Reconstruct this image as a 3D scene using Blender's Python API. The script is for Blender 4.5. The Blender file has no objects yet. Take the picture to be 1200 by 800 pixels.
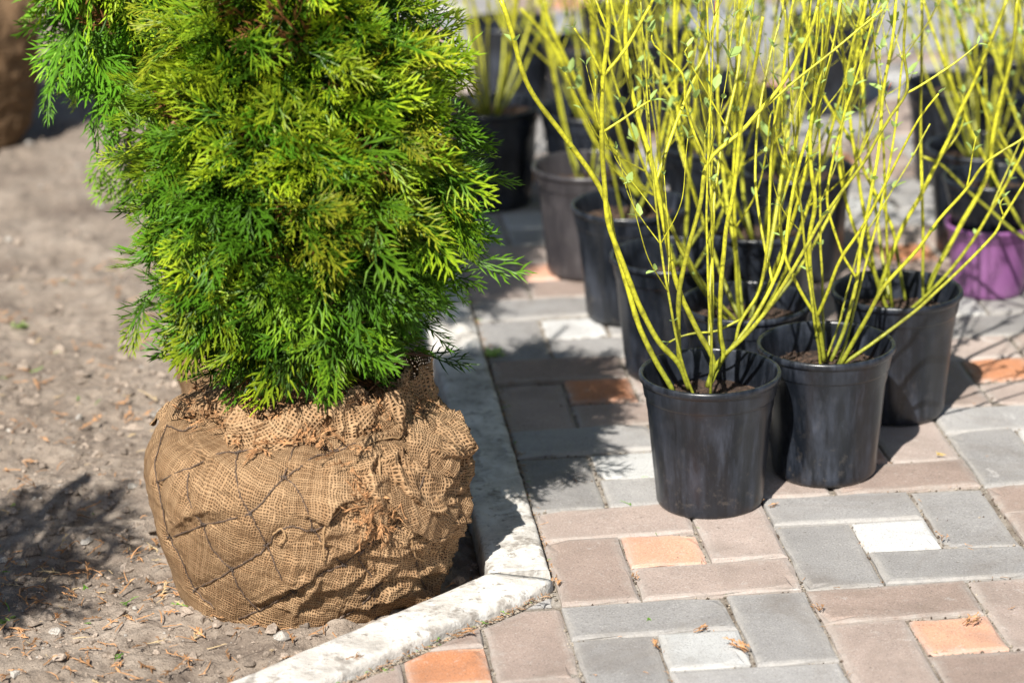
import bpy, math, random
import numpy as np
from mathutils import Vector, Matrix

random.seed(7)
RNG = np.random.default_rng(7)
S = bpy.context.scene
COL = S.collection
R = math.radians

# ------------------------------------------------------------------ camera, world, sun, exposure
CAM = np.array([-0.35799, -3.09502, 1.39592])
RT = np.array([0.994187, -0.105563, -0.021179])
UP = np.array([0.053920, 0.317901, 0.946589])
FW = np.array([0.093192, 0.942229, -0.321746])
FPX = 3300.0                                   # focal length in pixels of a 1200 px wide frame
cam_d = bpy.data.cameras.new('camera')
cam = bpy.data.objects.new('camera', cam_d)
COL.objects.link(cam)
cam.matrix_world = Matrix(((RT[0], UP[0], -FW[0], CAM[0]), (RT[1], UP[1], -FW[1], CAM[1]),
                           (RT[2], UP[2], -FW[2], CAM[2]), (0, 0, 0, 1)))
cam_d.sensor_width = 36
cam_d.lens = 36 * FPX / 1200
cam_d.clip_end = 500
cam_d.dof.use_dof = True
cam_d.dof.focus_distance = 3.47
cam_d.dof.aperture_fstop = 3.4
cam_d.dof.aperture_blades = 9
S.camera = cam

SUN_AZ = (-0.43, -0.90)                        # horizontal direction towards the sun
SUN_EL = R(45.5)
n = math.hypot(*SUN_AZ)
SD = Vector((SUN_AZ[0] / n * math.cos(SUN_EL), SUN_AZ[1] / n * math.cos(SUN_EL), math.sin(SUN_EL)))
W = bpy.data.worlds.new('World')
S.world = W
W.use_nodes = True
nt = W.node_tree
sky = nt.nodes.new('ShaderNodeTexSky')
sky.sky_type = 'NISHITA'
sky.sun_disc = False
sky.sun_elevation = SUN_EL
sky.sun_rotation = math.atan2(SUN_AZ[0], SUN_AZ[1])
nt.links.new(sky.outputs[0], nt.nodes['Background'].inputs[0])
nt.nodes['Background'].inputs[1].default_value = 0.05
sl = bpy.data.lights.new('sun', 'SUN')
sl.energy = 5.0
sl.angle = R(0.53)
sl.color = (1.0, 0.95, 0.87)
so = bpy.data.objects.new('sun', sl)
COL.objects.link(so)
so.rotation_euler = SD.to_track_quat('Z', 'Y').to_euler()
so.location = (-2, -3, 5)
S.view_settings.view_transform = 'Standard'
S.view_settings.look = 'None'
S.view_settings.exposure = 0.76
S.view_settings.gamma = 1
S.view_settings.use_curve_mapping = False
S.render.engine = 'CYCLES'
S.cycles.max_bounces = 8
S.cycles.transparent_max_bounces = 12
try:
    S.cycles.use_denoising = True
except Exception:
    pass


# ------------------------------------------------------------------ helpers
def ray(u, v):
    return FW + RT * (u - 600) / FPX - UP * (v - 400) / FPX


def ground(u, v, z=0.0):
    d = ray(u, v)
    return CAM + d * ((z - CAM[2]) / d[2])


def on_plane(u, v, P0, k):
    """point seen at u, v on the plane y = P0.y + k (z - P0.z)"""
    d = ray(u, v)
    t = (P0[1] - CAM[1] + k * (CAM[2] - P0[2])) / (d[1] - k * d[2])
    return CAM + d * t


def vhash(ix, iy, iz):
    h = (ix.astype(np.int64) * 73856093) ^ (iy.astype(np.int64) * 19349663) ^ (iz.astype(np.int64) * 83492791)
    h = (h ^ (h >> 13)) * 1274126177
    h = h & 0x7fffffff
    return ((h >> 7) % 65536) / 65535.0


def vnoise(P):
    I = np.floor(P)
    F = P - I
    F = F * F * (3 - 2 * F)
    I = I.astype(np.int64)
    out = 0
    for dx in (0, 1):
        for dy in (0, 1):
            for dz in (0, 1):
                w = (F[..., 0] if dx else 1 - F[..., 0]) * (F[..., 1] if dy else 1 - F[..., 1]) * (F[..., 2] if dz else 1 - F[..., 2])
                out = out + w * vhash(I[..., 0] + dx, I[..., 1] + dy, I[..., 2] + dz)
    return out * 2 - 1


def fbm(P, f, o=4, g=0.5):
    a, s, t = 1.0, 0, 0
    for i in range(o):
        s = s + a * vnoise(P * f + 17.3 * i)
        t += a
        a *= g
        f *= 2.03
    return s / t


def tag(o, label=None, cat=None, group=None, kind=None):
    if label: o['label'] = label
    if cat: o['category'] = cat
    if group: o['group'] = group
    if kind: o['kind'] = kind
    return o


def empty(name, loc=(0, 0, 0), rz=0.0):
    o = bpy.data.objects.new(name, None)
    o.empty_display_size = 0.05
    COL.objects.link(o)
    o.location = loc
    o.rotation_euler = (0, 0, rz)
    return o


def link(name, me, parent=None, loc=None):
    o = bpy.data.objects.new(name, me)
    COL.objects.link(o)
    if parent is not None: o.parent = parent
    if loc is not None: o.location = loc
    return o


def mesh_np(name, V, F, mat, col=None, smooth=True, uv=None):
    """mesh from numpy: F is (n,3) or (n,4)"""
    V = np.asarray(V, np.float32)
    F = np.asarray(F, np.int32)
    k = F.shape[1]
    me = bpy.data.meshes.new(name)
    me.vertices.add(len(V))
    me.vertices.foreach_set('co', V.ravel())
    me.loops.add(F.size)
    me.loops.foreach_set('vertex_index', F.ravel())
    me.polygons.add(len(F))
    me.polygons.foreach_set('loop_start', np.arange(0, F.size, k, dtype=np.int32))
    me.polygons.foreach_set('loop_total', np.full(len(F), k, np.int32))
    me.polygons.foreach_set('use_smooth', np.full(len(F), smooth, bool))
    me.update(calc_edges=True)
    if mat: me.materials.append(mat)
    if col is not None:
        a = me.color_attributes.new('col', 'FLOAT_COLOR', 'POINT')
        c = np.ones((len(V), 4), np.float32)
        c[:, :col.shape[1]] = col
        a.data.foreach_set('color', c.ravel())
    if uv is not None:
        l = me.uv_layers.new(name='uv')
        l.data.foreach_set('uv', np.asarray(uv, np.float32)[F.ravel()].ravel())
    return me


class Mesh:
    """collects pieces given as numpy verts and triangles"""
    def __init__(self):
        self.v, self.f, self.c, self.n = [], [], [], 0

    def add(self, V, F, C=None):
        V = np.asarray(V, float)
        self.v.append(V)
        self.f.append(np.asarray(F, int) + self.n)
        self.c.append(np.zeros((len(V), 3)) if C is None else np.broadcast_to(np.asarray(C, float), (len(V), 3)))
        self.n += len(V)

    def mesh(self, name, mat, smooth=True):
        return mesh_np(name, np.concatenate(self.v), np.concatenate(self.f), mat, np.concatenate(self.c), smooth)

    def build(self, name, mat, parent=None, smooth=True):
        return link(name, self.mesh(name, mat, smooth), parent)


def tube(P, rad, sides=7, tip=False):
    """tube through points P with radii rad -> verts, tris"""
    P = np.asarray(P, float)
    rad = np.broadcast_to(np.asarray(rad, float), (len(P),))
    T = np.gradient(P, axis=0)
    T /= np.linalg.norm(T, axis=1)[:, None] + 1e-12
    ref = np.array([0.3, 0.9, 0.1]) if abs(T[0][2]) > 0.5 else np.array([0, 0, 1.0])
    A = np.cross(T, ref)
    A /= np.linalg.norm(A, axis=1)[:, None] + 1e-12
    B = np.cross(T, A)
    a = np.arange(sides) / sides * 2 * np.pi
    V = P[:, None, :] + rad[:, None, None] * (np.cos(a)[None, :, None] * A[:, None, :] + np.sin(a)[None, :, None] * B[:, None, :])
    V = V.reshape(-1, 3)
    F = []
    for i in range(len(P) - 1):
        for j in range(sides):
            q, r = i * sides + j, i * sides + (j + 1) % sides
            F += [(q, r, r + sides), (q, r + sides, q + sides)]
    m = len(V)
    V = np.vstack([V, P[0], P[-1]])
    for j in range(sides):
        F += [((j + 1) % sides, j, m), ((len(P) - 1) * sides + j, (len(P) - 1) * sides + (j + 1) % sides, m + 1)]
    return V, np.array(F)


def smooth_line(P, n=6):
    """Catmull-Rom through points"""
    P = np.asarray(P, float)
    if len(P) < 3:
        t = np.linspace(0, 1, n + 1)[:, None]
        return P[0] * (1 - t) + P[-1] * t
    Q = np.vstack([2 * P[0] - P[1], P, 2 * P[-1] - P[-2]])
    out = []
    for i in range(1, len(Q) - 2):
        for t in np.arange(n) / n:
            a, b, c, d = Q[i - 1], Q[i], Q[i + 1], Q[i + 2]
            out.append(0.5 * ((2 * b) + (c - a) * t + (2 * a - 5 * b + 4 * c - d) * t * t + (3 * b - 3 * c + d - a) * t ** 3))
    out.append(P[-1])
    return np.array(out)


def lathe(prof, seg=64, fn=None):
    prof = np.asarray(prof, float)
    a = np.arange(seg) / seg * 2 * np.pi
    r = np.repeat(prof[:, 0][:, None], seg, 1)
    z = np.repeat(prof[:, 1][:, None], seg, 1)
    if fn is not None: r = fn(r, z, a[None, :])
    V = np.stack([r * np.cos(a), r * np.sin(a), z], -1).reshape(-1, 3)
    F = []
    for i in range(len(prof) - 1):
        for j in range(seg):
            q, s = i * seg + j, i * seg + (j + 1) % seg
            F += [(q, s, s + seg), (q, s + seg, q + seg)]
    return V, np.array(F)


# ------------------------------------------------------------------ materials
def nodes_of(name):
    m = bpy.data.materials.new(name)
    m.use_nodes = True
    t = m.node_tree
    return m, t, t.nodes, t.links, t.nodes['Principled BSDF']


def N(t, kind, **kw):
    nd = t.nodes.new(kind)
    for k, v in kw.items(): setattr(nd, k, v)
    return nd


def math_n(t, op, a, b=None, c=None, clamp=False):
    nd = t.nodes.new('ShaderNodeMath')
    nd.operation = op
    nd.use_clamp = clamp
    for i, x in enumerate((a, b, c)):
        if x is None: continue
        if isinstance(x, (int, float)): nd.inputs[i].default_value = x
        else: t.links.new(x, nd.inputs[i])
    return nd.outputs[0]


def noise_n(t, vec, scale, detail=4, rough=0.55, dist=0.0):
    nd = t.nodes.new('ShaderNodeTexNoise')
    nd.inputs['Scale'].default_value = scale
    nd.inputs['Detail'].default_value = detail
    nd.inputs['Roughness'].default_value = rough
    nd.inputs['Distortion'].default_value = dist
    if vec is not None: t.links.new(vec, nd.inputs['Vector'])
    return nd.outputs[0]


def ramp_n(t, fac, stops, interp='LINEAR'):
    nd = t.nodes.new('ShaderNodeValToRGB')
    nd.color_ramp.interpolation = interp
    e = nd.color_ramp.elements
    while len(e) < len(stops): e.new(0.5)
    for i, (p, c) in enumerate(stops):
        e[i].position = p
        e[i].color = (c[0], c[1], c[2], 1) if not isinstance(c, (int, float)) else (c, c, c, 1)
    t.links.new(fac, nd.inputs[0])
    return nd.outputs[0]


def mix_n(t, fac, a, b, mode='MIX'):
    nd = t.nodes.new('ShaderNodeMix')
    nd.data_type = 'RGBA'
    nd.blend_type = mode
    for s, x in ((nd.inputs[0], fac), (nd.inputs[6], a), (nd.inputs[7], b)):
        if isinstance(x, (int, float)): s.default_value = x
        elif isinstance(x, tuple): s.default_value = (*x[:3], 1)
        else: t.links.new(x, s)
    return nd.outputs[2]


def bump_n(t, h, strength, dist, prev=None):
    nd = t.nodes.new('ShaderNodeBump')
    nd.inputs['Strength'].default_value = strength
    nd.inputs['Distance'].default_value = dist
    t.links.new(h, nd.inputs['Height'])
    if prev is not None: t.links.new(prev, nd.inputs['Normal'])
    return nd.outputs[0]


def pos_n(t):
    return t.nodes.new('ShaderNodeNewGeometry').outputs['Position']


def mat_paver(name, c, var=0.16, speck=0.35):
    m, t, nd, lk, p = nodes_of(name)
    pos = pos_n(t)
    big = noise_n(t, pos, 9, 5, 0.6)
    fine = noise_n(t, pos, 420, 2, 0.6)
    mid = noise_n(t, pos, 55, 5, 0.7)
    rnd = nd.new('ShaderNodeObjectInfo').outputs['Random']
    c0 = mix_n(t, ramp_n(t, big, [(0.3, 0.0), (0.72, 1.0)]), tuple(x * (1 - var) for x in c), tuple(min(1, x * (1 + var * .8)) for x in c))
    c1 = mix_n(t, ramp_n(t, fine, [(0.30, 1.0), (0.46, 0.0)]), c0, mix_n(t, 0.5, c0, (0.10, 0.09, 0.085)))
    c1 = mix_n(t, ramp_n(t, fine, [(0.60, 0.0), (0.74, 1.0)]), c1, mix_n(t, speck, c1, (0.75, 0.73, 0.70)))
    c2 = mix_n(t, ramp_n(t, mid, [(0.58, 0.0), (0.8, 0.35)]), c1, (0.55, 0.53, 0.50))
    st_ = noise_n(t, pos, 5.5, 6, 0.68, 1.2)
    c2 = mix_n(t, ramp_n(t, st_, [(0.48, 0.0), (0.68, 0.75)]), c2, mix_n(t, 0.5, c2, (0.16, 0.13, 0.105)))
    ef = noise_n(t, pos, 19, 7, 0.75, 0.6)
    c2 = mix_n(t, ramp_n(t, ef, [(0.63, 0.0), (0.70, 0.55)]), c2, (0.62, 0.60, 0.58))
    sp2 = noise_n(t, pos, 150, 3, 0.6)
    c2 = mix_n(t, ramp_n(t, sp2, [(0.66, 0.0), (0.72, 0.7)]), c2, (0.10, 0.085, 0.07))
    hv = nd.new('ShaderNodeHueSaturation')
    lk.new(c2, hv.inputs['Color'])
    lk.new(math_n(t, 'MULTIPLY_ADD', rnd, 0.34, 0.83), hv.inputs['Value'])
    lk.new(math_n(t, 'MULTIPLY_ADD', rnd, -0.3, 1.15), hv.inputs['Saturation'])
    at = nd.new('ShaderNodeVertexColor')
    at.layer_name = 'col'
    sp_ = nd.new('ShaderNodeSeparateColor')
    lk.new(at.outputs[0], sp_.inputs[0])
    ed = math_n(t, 'MULTIPLY', sp_.outputs[0], ramp_n(t, mid, [(0.32, 0.12), (0.62, 0.62)]))
    lk.new(mix_n(t, ed, hv.outputs[0], (0.41, 0.39, 0.36)), p.inputs['Base Color'])
    p.inputs['Roughness'].default_value = 0.85
    h = math_n(t, 'ADD', math_n(t, 'MULTIPLY', fine, 0.6), math_n(t, 'MULTIPLY', mid, 1.0))
    lk.new(bump_n(t, h, 0.55, 0.0022), p.inputs['Normal'])
    return m


M = {}
M['paver_grey'] = mat_paver('paver_grey', (0.30, 0.292, 0.287))
M['paver_brown'] = mat_paver('paver_brown', (0.35, 0.275, 0.238))
M['paver_orange'] = mat_paver('paver_orange', (0.58, 0.275, 0.155), 0.18)
M['paver_white'] = mat_paver('paver_white', (0.50, 0.505, 0.50), 0.10, 0.2)

# sand joints
m, t, nd, lk, p = nodes_of('joint_sand')
pos = pos_n(t)
f = noise_n(t, pos, 260, 4, 0.7)
g = noise_n(t, pos, 14, 4, 0.6)
c = mix_n(t, ramp_n(t, g, [(0.40, 0.0), (0.62, 1.0)]), (0.44, 0.40, 0.35), (0.20, 0.165, 0.13))
c = mix_n(t, ramp_n(t, f, [(0.33, 0.0), (0.62, 1.0)]), mix_n(t, 0.55, c, (0.05, 0.04, 0.03)), c)
lk.new(c, p.inputs['Base Color'])
p.inputs['Roughness'].default_value = 0.95
lk.new(bump_n(t, f, 0.9, 0.003), p.inputs['Normal'])
M['sand'] = m

# kerb concrete, whitewashed and stained
m, t, nd, lk, p = nodes_of('kerb_concrete')
pos = pos_n(t)
a = noise_n(t, pos, 11, 6, 0.65, 0.4)
b = noise_n(t, pos, 130, 4, 0.65)
e = noise_n(t, pos, 38, 4, 0.6)
c = mix_n(t, ramp_n(t, a, [(0.36, 0.0), (0.66, 1.0)]), (0.38, 0.36, 0.33), (0.74, 0.71, 0.66))
c = mix_n(t, ramp_n(t, e, [(0.54, 0.0), (0.64, 0.85)]), c, (0.24, 0.215, 0.19))
pt = noise_n(t, pos, 24, 7, 0.72, 0.8)
c = mix_n(t, ramp_n(t, pt, [(0.52, 0.0), (0.60, 0.6)]), c, (0.72, 0.715, 0.69))
ag = noise_n(t, pos, 70, 5, 0.7)
c = mix_n(t, ramp_n(t, ag, [(0.60, 0.0), (0.66, 0.8)]), c, (0.17, 0.15, 0.13))
c = mix_n(t, ramp_n(t, b, [(0.64, 0.0), (0.70, 0.8)]), c, (0.13, 0.11, 0.09))
lk.new(c, p.inputs['Base Color'])
p.inputs['Roughness'].default_value = 0.88
lk.new(bump_n(t, math_n(t, 'ADD', b, math_n(t, 'MULTIPLY', e, 1.5)), 0.6, 0.003), p.inputs['Normal'])
M['kerb'] = m

M['kerb_grey'] = mat_paver('kerb_grey', (0.32, 0.335, 0.36), 0.15)
# soil
m, t, nd, lk, p = nodes_of('dry_soil')
pos = pos_n(t)
a = noise_n(t, pos, 4.2, 6, 0.62)
b = noise_n(t, pos, 34, 6, 0.68)
f = noise_n(t, pos, 230, 4, 0.7)
c = ramp_n(t, a, [(0.30, (0.15, 0.115, 0.09)), (0.48, (0.305, 0.25, 0.20)), (0.66, (0.40, 0.335, 0.275))])
c = mix_n(t, ramp_n(t, b, [(0.34, 0.0), (0.60, 1.0)]), mix_n(t, 0.5, c, (0.085, 0.06, 0.045)), c)
c = mix_n(t, ramp_n(t, f, [(0.58, 0.0), (0.75, 0.7)]), c, (0.42, 0.36, 0.30))
c = mix_n(t, ramp_n(t, f, [(0.30, 0.8), (0.40, 0.0)]), c, (0.09, 0.065, 0.05))
lk.new(c, p.inputs['Base Color'])
p.inputs['Roughness'].default_value = 0.97
bn = bump_n(t, b, 0.8, 0.012)
lk.new(bump_n(t, f, 0.8, 0.004, bn), p.inputs['Normal'])
M['soil'] = m


def mat_col(name, rough=0.8, trans=0.0, fine=0.0, scale=300.0, spec=0.3, sheen=0.0):
    """material whose colour is the vertex colour of the piece"""
    m, t, nd, lk, p = nodes_of(name)
    at = nd.new('ShaderNodeVertexColor')
    at.layer_name = 'col'
    c = at.outputs[0]
    if fine > 0:
        nz = noise_n(t, pos_n(t), scale, 3, 0.6)
        c = mix_n(t, math_n(t, 'MULTIPLY', ramp_n(t, nz, [(0.35, 1.0), (0.6, 0.0)]), fine), c, mix_n(t, 0.75, c, (0.02, 0.015, 0.01)))
    lk.new(c, p.inputs['Base Color'])
    p.inputs['Roughness'].default_value = rough
    p.inputs['Specular IOR Level'].default_value = spec
    if trans > 0:
        tr = nd.new('ShaderNodeBsdfTranslucent')
        lk.new(c, tr.inputs[0])
        mx = nd.new('ShaderNodeMixShader')
        mx.inputs[0].default_value = trans
        lk.new(p.outputs[0], mx.inputs[1])
        lk.new(tr.outputs[0], mx.inputs[2])
        lk.new(mx.outputs[0], nd['Material Output'].inputs[0])
    return m


M['foliage'] = mat_col('thuja_foliage', 0.45, 0.20, 0.0, spec=0.25)
M['bark'] = mat_col('bark', 0.9, 0, 0.6, 160)
M['litter'] = mat_col('dry_litter', 0.85, 0.1)
M['clod'] = mat_col('soil_clods', 0.97, 0, 0.7, 420)
M['stem'] = mat_col('dogwood_bark', 0.40, 0.0, 0.55, 210, spec=0.45)
M['leaf'] = mat_col('young_leaf', 0.5, 0.4)
M['wire'] = mat_col('rusty_wire', 0.7, 0, 0.5, 500)


def mat_plastic(name, base, dust, scuff=0.5):
    m, t, nd, lk, p = nodes_of(name)
    tc = nd.new('ShaderNodeTexCoord').outputs['Object']
    rnd = nd.new('ShaderNodeObjectInfo').outputs['Random']
    ad = nd.new('ShaderNodeVectorMath')
    ad.operation = 'ADD'
    lk.new(tc, ad.inputs[0])
    lk.new(math_n(t, 'MULTIPLY', rnd, 30), ad.inputs[1])
    mp = nd.new('ShaderNodeMapping')
    mp.inputs['Scale'].default_value = (1, 1, 0.16)
    lk.new(ad.outputs[0], mp.inputs[0])
    a = noise_n(t, mp.outputs[0], 60, 5, 0.65)
    b = noise_n(t, ad.outputs[0], 14, 4, 0.6)
    s = noise_n(t, ad.outputs[0], 300, 3, 0.6)
    fac = math_n(t, 'MULTIPLY', ramp_n(t, a, [(0.42, 0.0), (0.66, 1.0)]), ramp_n(t, b, [(0.35, 0.15), (0.7, 1.0)]))
    fac = math_n(t, 'MULTIPLY', fac, scuff)
    fac = math_n(t, 'ADD', fac, math_n(t, 'MULTIPLY', ramp_n(t, s, [(0.68, 0.0), (0.76, 1.0)]), 0.35), clamp=True)
    sx = nd.new('ShaderNodeSeparateXYZ')
    lk.new(tc, sx.inputs[0])
    mud = noise_n(t, ad.outputs[0], 75, 5, 0.7)
    low = ramp_n(t, sx.outputs[2], [(0.0, 1.0), (0.075, 0.25), (0.15, 0.1)])
    mfac = math_n(t, 'MULTIPLY', math_n(t, 'MULTIPLY', ramp_n(t, mud, [(0.55, 0.0), (0.68, 1.0)]), low), 0.25)
    lk.new(mix_n(t, mfac, mix_n(t, fac, base, dust), (0.20, 0.17, 0.14)), p.inputs['Base Color'])
    lk.new(math_n(t, 'MULTIPLY_ADD', fac, 0.35, 0.30), p.inputs['Roughness'])
    p.inputs['Specular IOR Level'].default_value = 0.55
    lk.new(bump_n(t, a, 0.12, 0.002), p.inputs['Normal'])
    return m


M['plastic'] = mat_plastic('black_plastic', (0.006, 0.008, 0.012), (0.072, 0.085, 0.118), 0.55)
M['plastic_grey'] = mat_plastic('faded_plastic', (0.036, 0.033, 0.037), (0.115, 0.105, 0.11), 0.6)
M['plastic_purple'] = mat_plastic('purple_plastic', (0.23, 0.09, 0.24), (0.33, 0.17, 0.33), 0.5)
M['plastic_pale'] = mat_plastic('pale_plastic', (0.36, 0.37, 0.38), (0.55, 0.55, 0.55), 0.5)

# potting soil
m, t, nd, lk, p = nodes_of('potting_mix')
pos = pos_n(t)
f = noise_n(t, pos, 150, 5, 0.75)
c = ramp_n(t, f, [(0.36, (0.022, 0.014, 0.010)), (0.54, (0.075, 0.045, 0.030)), (0.68, (0.24, 0.145, 0.095))])
lk.new(c, p.inputs['Base Color'])
p.inputs['Roughness'].default_value = 0.95
lk.new(bump_n(t, f, 1.0, 0.008), p.inputs['Normal'])
M['potting'] = m


def mat_burlap(name, pitch, holes, k=1.0):
    """woven jute: over-under threads with gaps, in uv metres"""
    m, t, nd, lk, p = nodes_of(name)
    uv = nd.new('ShaderNodeUVMap')
    uv.uv_map = 'uv'
    sep0 = nd.new('ShaderNodeSeparateXYZ')
    lk.new(uv.outputs[0], sep0.inputs[0])
    w1 = noise_n(t, uv.outputs[0], 22, 3, 0.5)
    w2s = nd.new('ShaderNodeVectorMath')
    w2s.operation = 'ADD'
    w2s.inputs[1].default_value = (7.3, 3.1, 0)
    lk.new(uv.outputs[0], w2s.inputs[0])
    w2 = noise_n(t, w2s.outputs[0], 22, 3, 0.5)
    w3 = noise_n(t, uv.outputs[0], 130, 2, 0.5)
    u = math_n(t, 'ADD', sep0.outputs[0], math_n(t, 'ADD', math_n(t, 'MULTIPLY', w1, 0.016), math_n(t, 'MULTIPLY', w3, 0.0035)))
    v = math_n(t, 'ADD', sep0.outputs[1], math_n(t, 'ADD', math_n(t, 'MULTIPLY', w2, 0.016), math_n(t, 'MULTIPLY', w3, -0.0035)))
    us, vs = math_n(t, 'DIVIDE', u, pitch), math_n(t, 'DIVIDE', v, pitch)
    fu = math_n(t, 'ABSOLUTE', math_n(t, 'SUBTRACT', math_n(t, 'FRACT', us), 0.5))
    fv = math_n(t, 'ABSOLUTE', math_n(t, 'SUBTRACT', math_n(t, 'FRACT', vs), 0.5))
    iu, iv = math_n(t, 'FLOOR', us), math_n(t, 'FLOOR', vs)

    def rnd1(x, k):
        return math_n(t, 'FRACT', math_n(t, 'MULTIPLY', math_n(t, 'SINE', math_n(t, 'MULTIPLY', x, k)), 4375.5))
    ru, rv = rnd1(iu, 12.98), rnd1(iv, 78.23)
    loose = ramp_n(t, noise_n(t, uv.outputs[0], 16, 3, 0.6), [(0.36, 0.06), (0.66, -0.05)])
    wu = math_n(t, 'ADD', math_n(t, 'MULTIPLY_ADD', ru, 0.14, 0.22), loose)
    wv = math_n(t, 'ADD', math_n(t, 'MULTIPLY_ADD', rv, 0.14, 0.22), loose)
    hu = math_n(t, 'SUBTRACT', 1.0, math_n(t, 'POWER', math_n(t, 'DIVIDE', fu, wu, clamp=True), 2.0))
    hv = math_n(t, 'SUBTRACT', 1.0, math_n(t, 'POWER', math_n(t, 'DIVIDE', fv, wv, clamp=True), 2.0))
    par = math_n(t, 'MODULO', math_n(t, 'ABSOLUTE', math_n(t, 'ADD', iu, iv)), 2.0)
    upu = math_n(t, 'MULTIPLY_ADD', par, 0.3, 0.7)
    upv = math_n(t, 'MULTIPLY_ADD', par, -0.3, 1.0)
    H = math_n(t, 'MAXIMUM', math_n(t, 'MULTIPLY', hu, upu), math_n(t, 'MULTIPLY', hv, upv))
    thread = ramp_n(t, H, [(0.02, 0.0), (0.16, 1.0)])
    big = noise_n(t, uv.outputs[0], 8, 5, 0.65)
    fib = noise_n(t, uv.outputs[0], 900, 2, 0.5)
    c = ramp_n(t, big, [(0.30, (0.20, 0.112, 0.054)), (0.5, (0.36, 0.216, 0.112)), (0.70, (0.48, 0.31, 0.17))])
    c = mix_n(t, math_n(t, 'MULTIPLY', math_n(t, 'ADD', ru, rv), 0.26), c, (0.54, 0.375, 0.22))
    c = mix_n(t, ramp_n(t, fib, [(0.3, 0.5), (0.55, 0.0)]), c, (0.20, 0.115, 0.055))
    c = mix_n(t, thread, (0.05, 0.028, 0.014), c)
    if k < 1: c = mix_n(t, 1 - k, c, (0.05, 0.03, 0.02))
    lk.new(c, p.inputs['Base Color'])
    p.inputs['Roughness'].default_value = 0.9
    p.inputs['Specular IOR Level'].default_value = 0.15
    lk.new(bump_n(t, H, 0.9, 0.0018), p.inputs['Normal'])
    if holes:
        tr = nd.new('ShaderNodeBsdfTransparent')
        mx = nd.new('ShaderNodeMixShader')
        lk.new(thread, mx.inputs[0])
        lk.new(tr.outputs[0], mx.inputs[1])
        lk.new(p.outputs[0], mx.inputs[2])
        lk.new(mx.outputs[0], nd['Material Output'].inputs[0])
    return m


M['burlap'] = mat_burlap('burlap', 0.0030, False)
M['burlap_dark'] = mat_burlap('shaded_burlap', 0.0032, False, .5)  # darker copy of the burlap: shade on the far-left ball put into its colour
M['burlap_loose'] = mat_burlap('loose_burlap', 0.0042, True)
M['earth'] = mat_col('root_earth', 0.95, 0, 0.7, 120)

# ------------------------------------------------------------------ setting: soil, pavement, kerbs
U = 0.1                                                   # paver module unit
KA, KB = np.array([-0.08, 0.086]), np.array([-0.406, -0.181])   # inner line of the slanting kerb
KD = (KB - KA) / np.linalg.norm(KB - KA)
KN = np.array([-KD[1], KD[0]])                            # towards the paving?
if KN @ (np.array([0.3, -0.3]) - KA) < 0: KN = -KN
KW = 0.077


def soil_side(x, y):
    """>0 on the soil side of both kerbs (metres from the kerb)"""
    a = -0.08 - x
    b = -((x - KA[0]) * KN[0] + (y - KA[1]) * KN[1])
    return np.minimum(a, b)


def soil_h(x, y):
    P = np.stack([x, y, np.zeros_like(x)], -1)
    h = 0.016 * fbm(P, 3.5, 3) + 0.016 * fbm(P + 5, 14, 4, 0.6) + 0.0055 * fbm(P + 9, 55, 3, 0.65)
    # lumps
    l = fbm(P + 31, 26, 3)
    h = h + 0.010 * np.clip(l - 0.15, 0, 1)
    s = soil_side(x, y)
    near = np.exp(-np.clip(s, 0, 9) / 0.035)
    base = -0.024 - 0.022 * near
    k = np.clip((s + 0.03) / 0.03, 0, 1)
    return (base + h) * k + (-0.07) * (1 - k)


gx = np.concatenate([np.linspace(-60, -2.2, 14)[:-1], np.linspace(-2.2, -1.3, 40)[:-1], np.linspace(-1.3, -0.02, 330)[:-1], np.linspace(-0.02, 60, 14)])
gy = np.concatenate([np.linspace(-60, -1.2, 14)[:-1], np.linspace(-1.2, -0.4, 50)[:-1], np.linspace(-0.4, 1.3, 400)[:-1], np.linspace(1.3, 4.5, 220)[:-1], np.linspace(4.5, 60, 14)])
GX, GY = np.meshgrid(gx, gy)
GZ = soil_h(GX, GY)
V = np.stack([GX, GY, GZ], -1).reshape(-1, 3)
nx, ny = len(gx), len(gy)
ii = (np.arange(ny - 1)[:, None] * nx + np.arange(nx - 1)[None, :]).ravel()
F = np.stack([ii, ii + 1, ii + nx + 1, ii + nx], -1)
tag(link('ground', mesh_np('ground', V, F, M['soil'])), kind='structure')

# sand bed under the pavers: right of the long kerb and in front of the slanting one
far = KA + KD * 40
near_k = lambda s: KA + KN * (KW - 0.004) + KD * s
c0 = near_k(-0.06)
pts = [(-0.02, 0.05), (-0.02, 40), (40, 40), (40, -40), (near_k(52)[0], -40), tuple(near_k(52)), tuple(near_k(0.01))]
V = np.array([(x, y, -0.0052) for x, y in pts])
me = bpy.data.meshes.new('pavement')
me.from_pydata([tuple(v) for v in V], [], [tuple(range(len(V) - 1, -1, -1))])
me.materials.append(M['sand'])
pavement = tag(link('pavement', me), kind='structure')


def clip_poly(poly, P, n):
    """keep the side where (x-P).n >= 0"""
    out = []
    for i in range(len(poly)):
        a, b = np.array(poly[i]), np.array(poly[(i + 1) % len(poly)])
        da, db = (a - P) @ n, (b - P) @ n
        if da >= 0: out.append(tuple(a))
        if da * db < 0:
            out.append(tuple(a + (b - a) * da / (da - db)))
    return out


def inset(poly, d):
    n_ = len(poly)
    out = []
    for i in range(n_):
        a, b, c = (np.array(poly[(i + k) % n_]) for k in (-1, 0, 1))
        e1, e2 = (b - a) / (np.linalg.norm(b - a) + 1e-9), (c - b) / (np.linalg.norm(c - b) + 1e-9)
        n1, n2 = np.array([-e1[1], e1[0]]), np.array([-e2[1], e2[0]])
        den = 1 + n1 @ n2
        out.append(b + (n1 + n2) / max(den, 0.3) * d)
    return out


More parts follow.
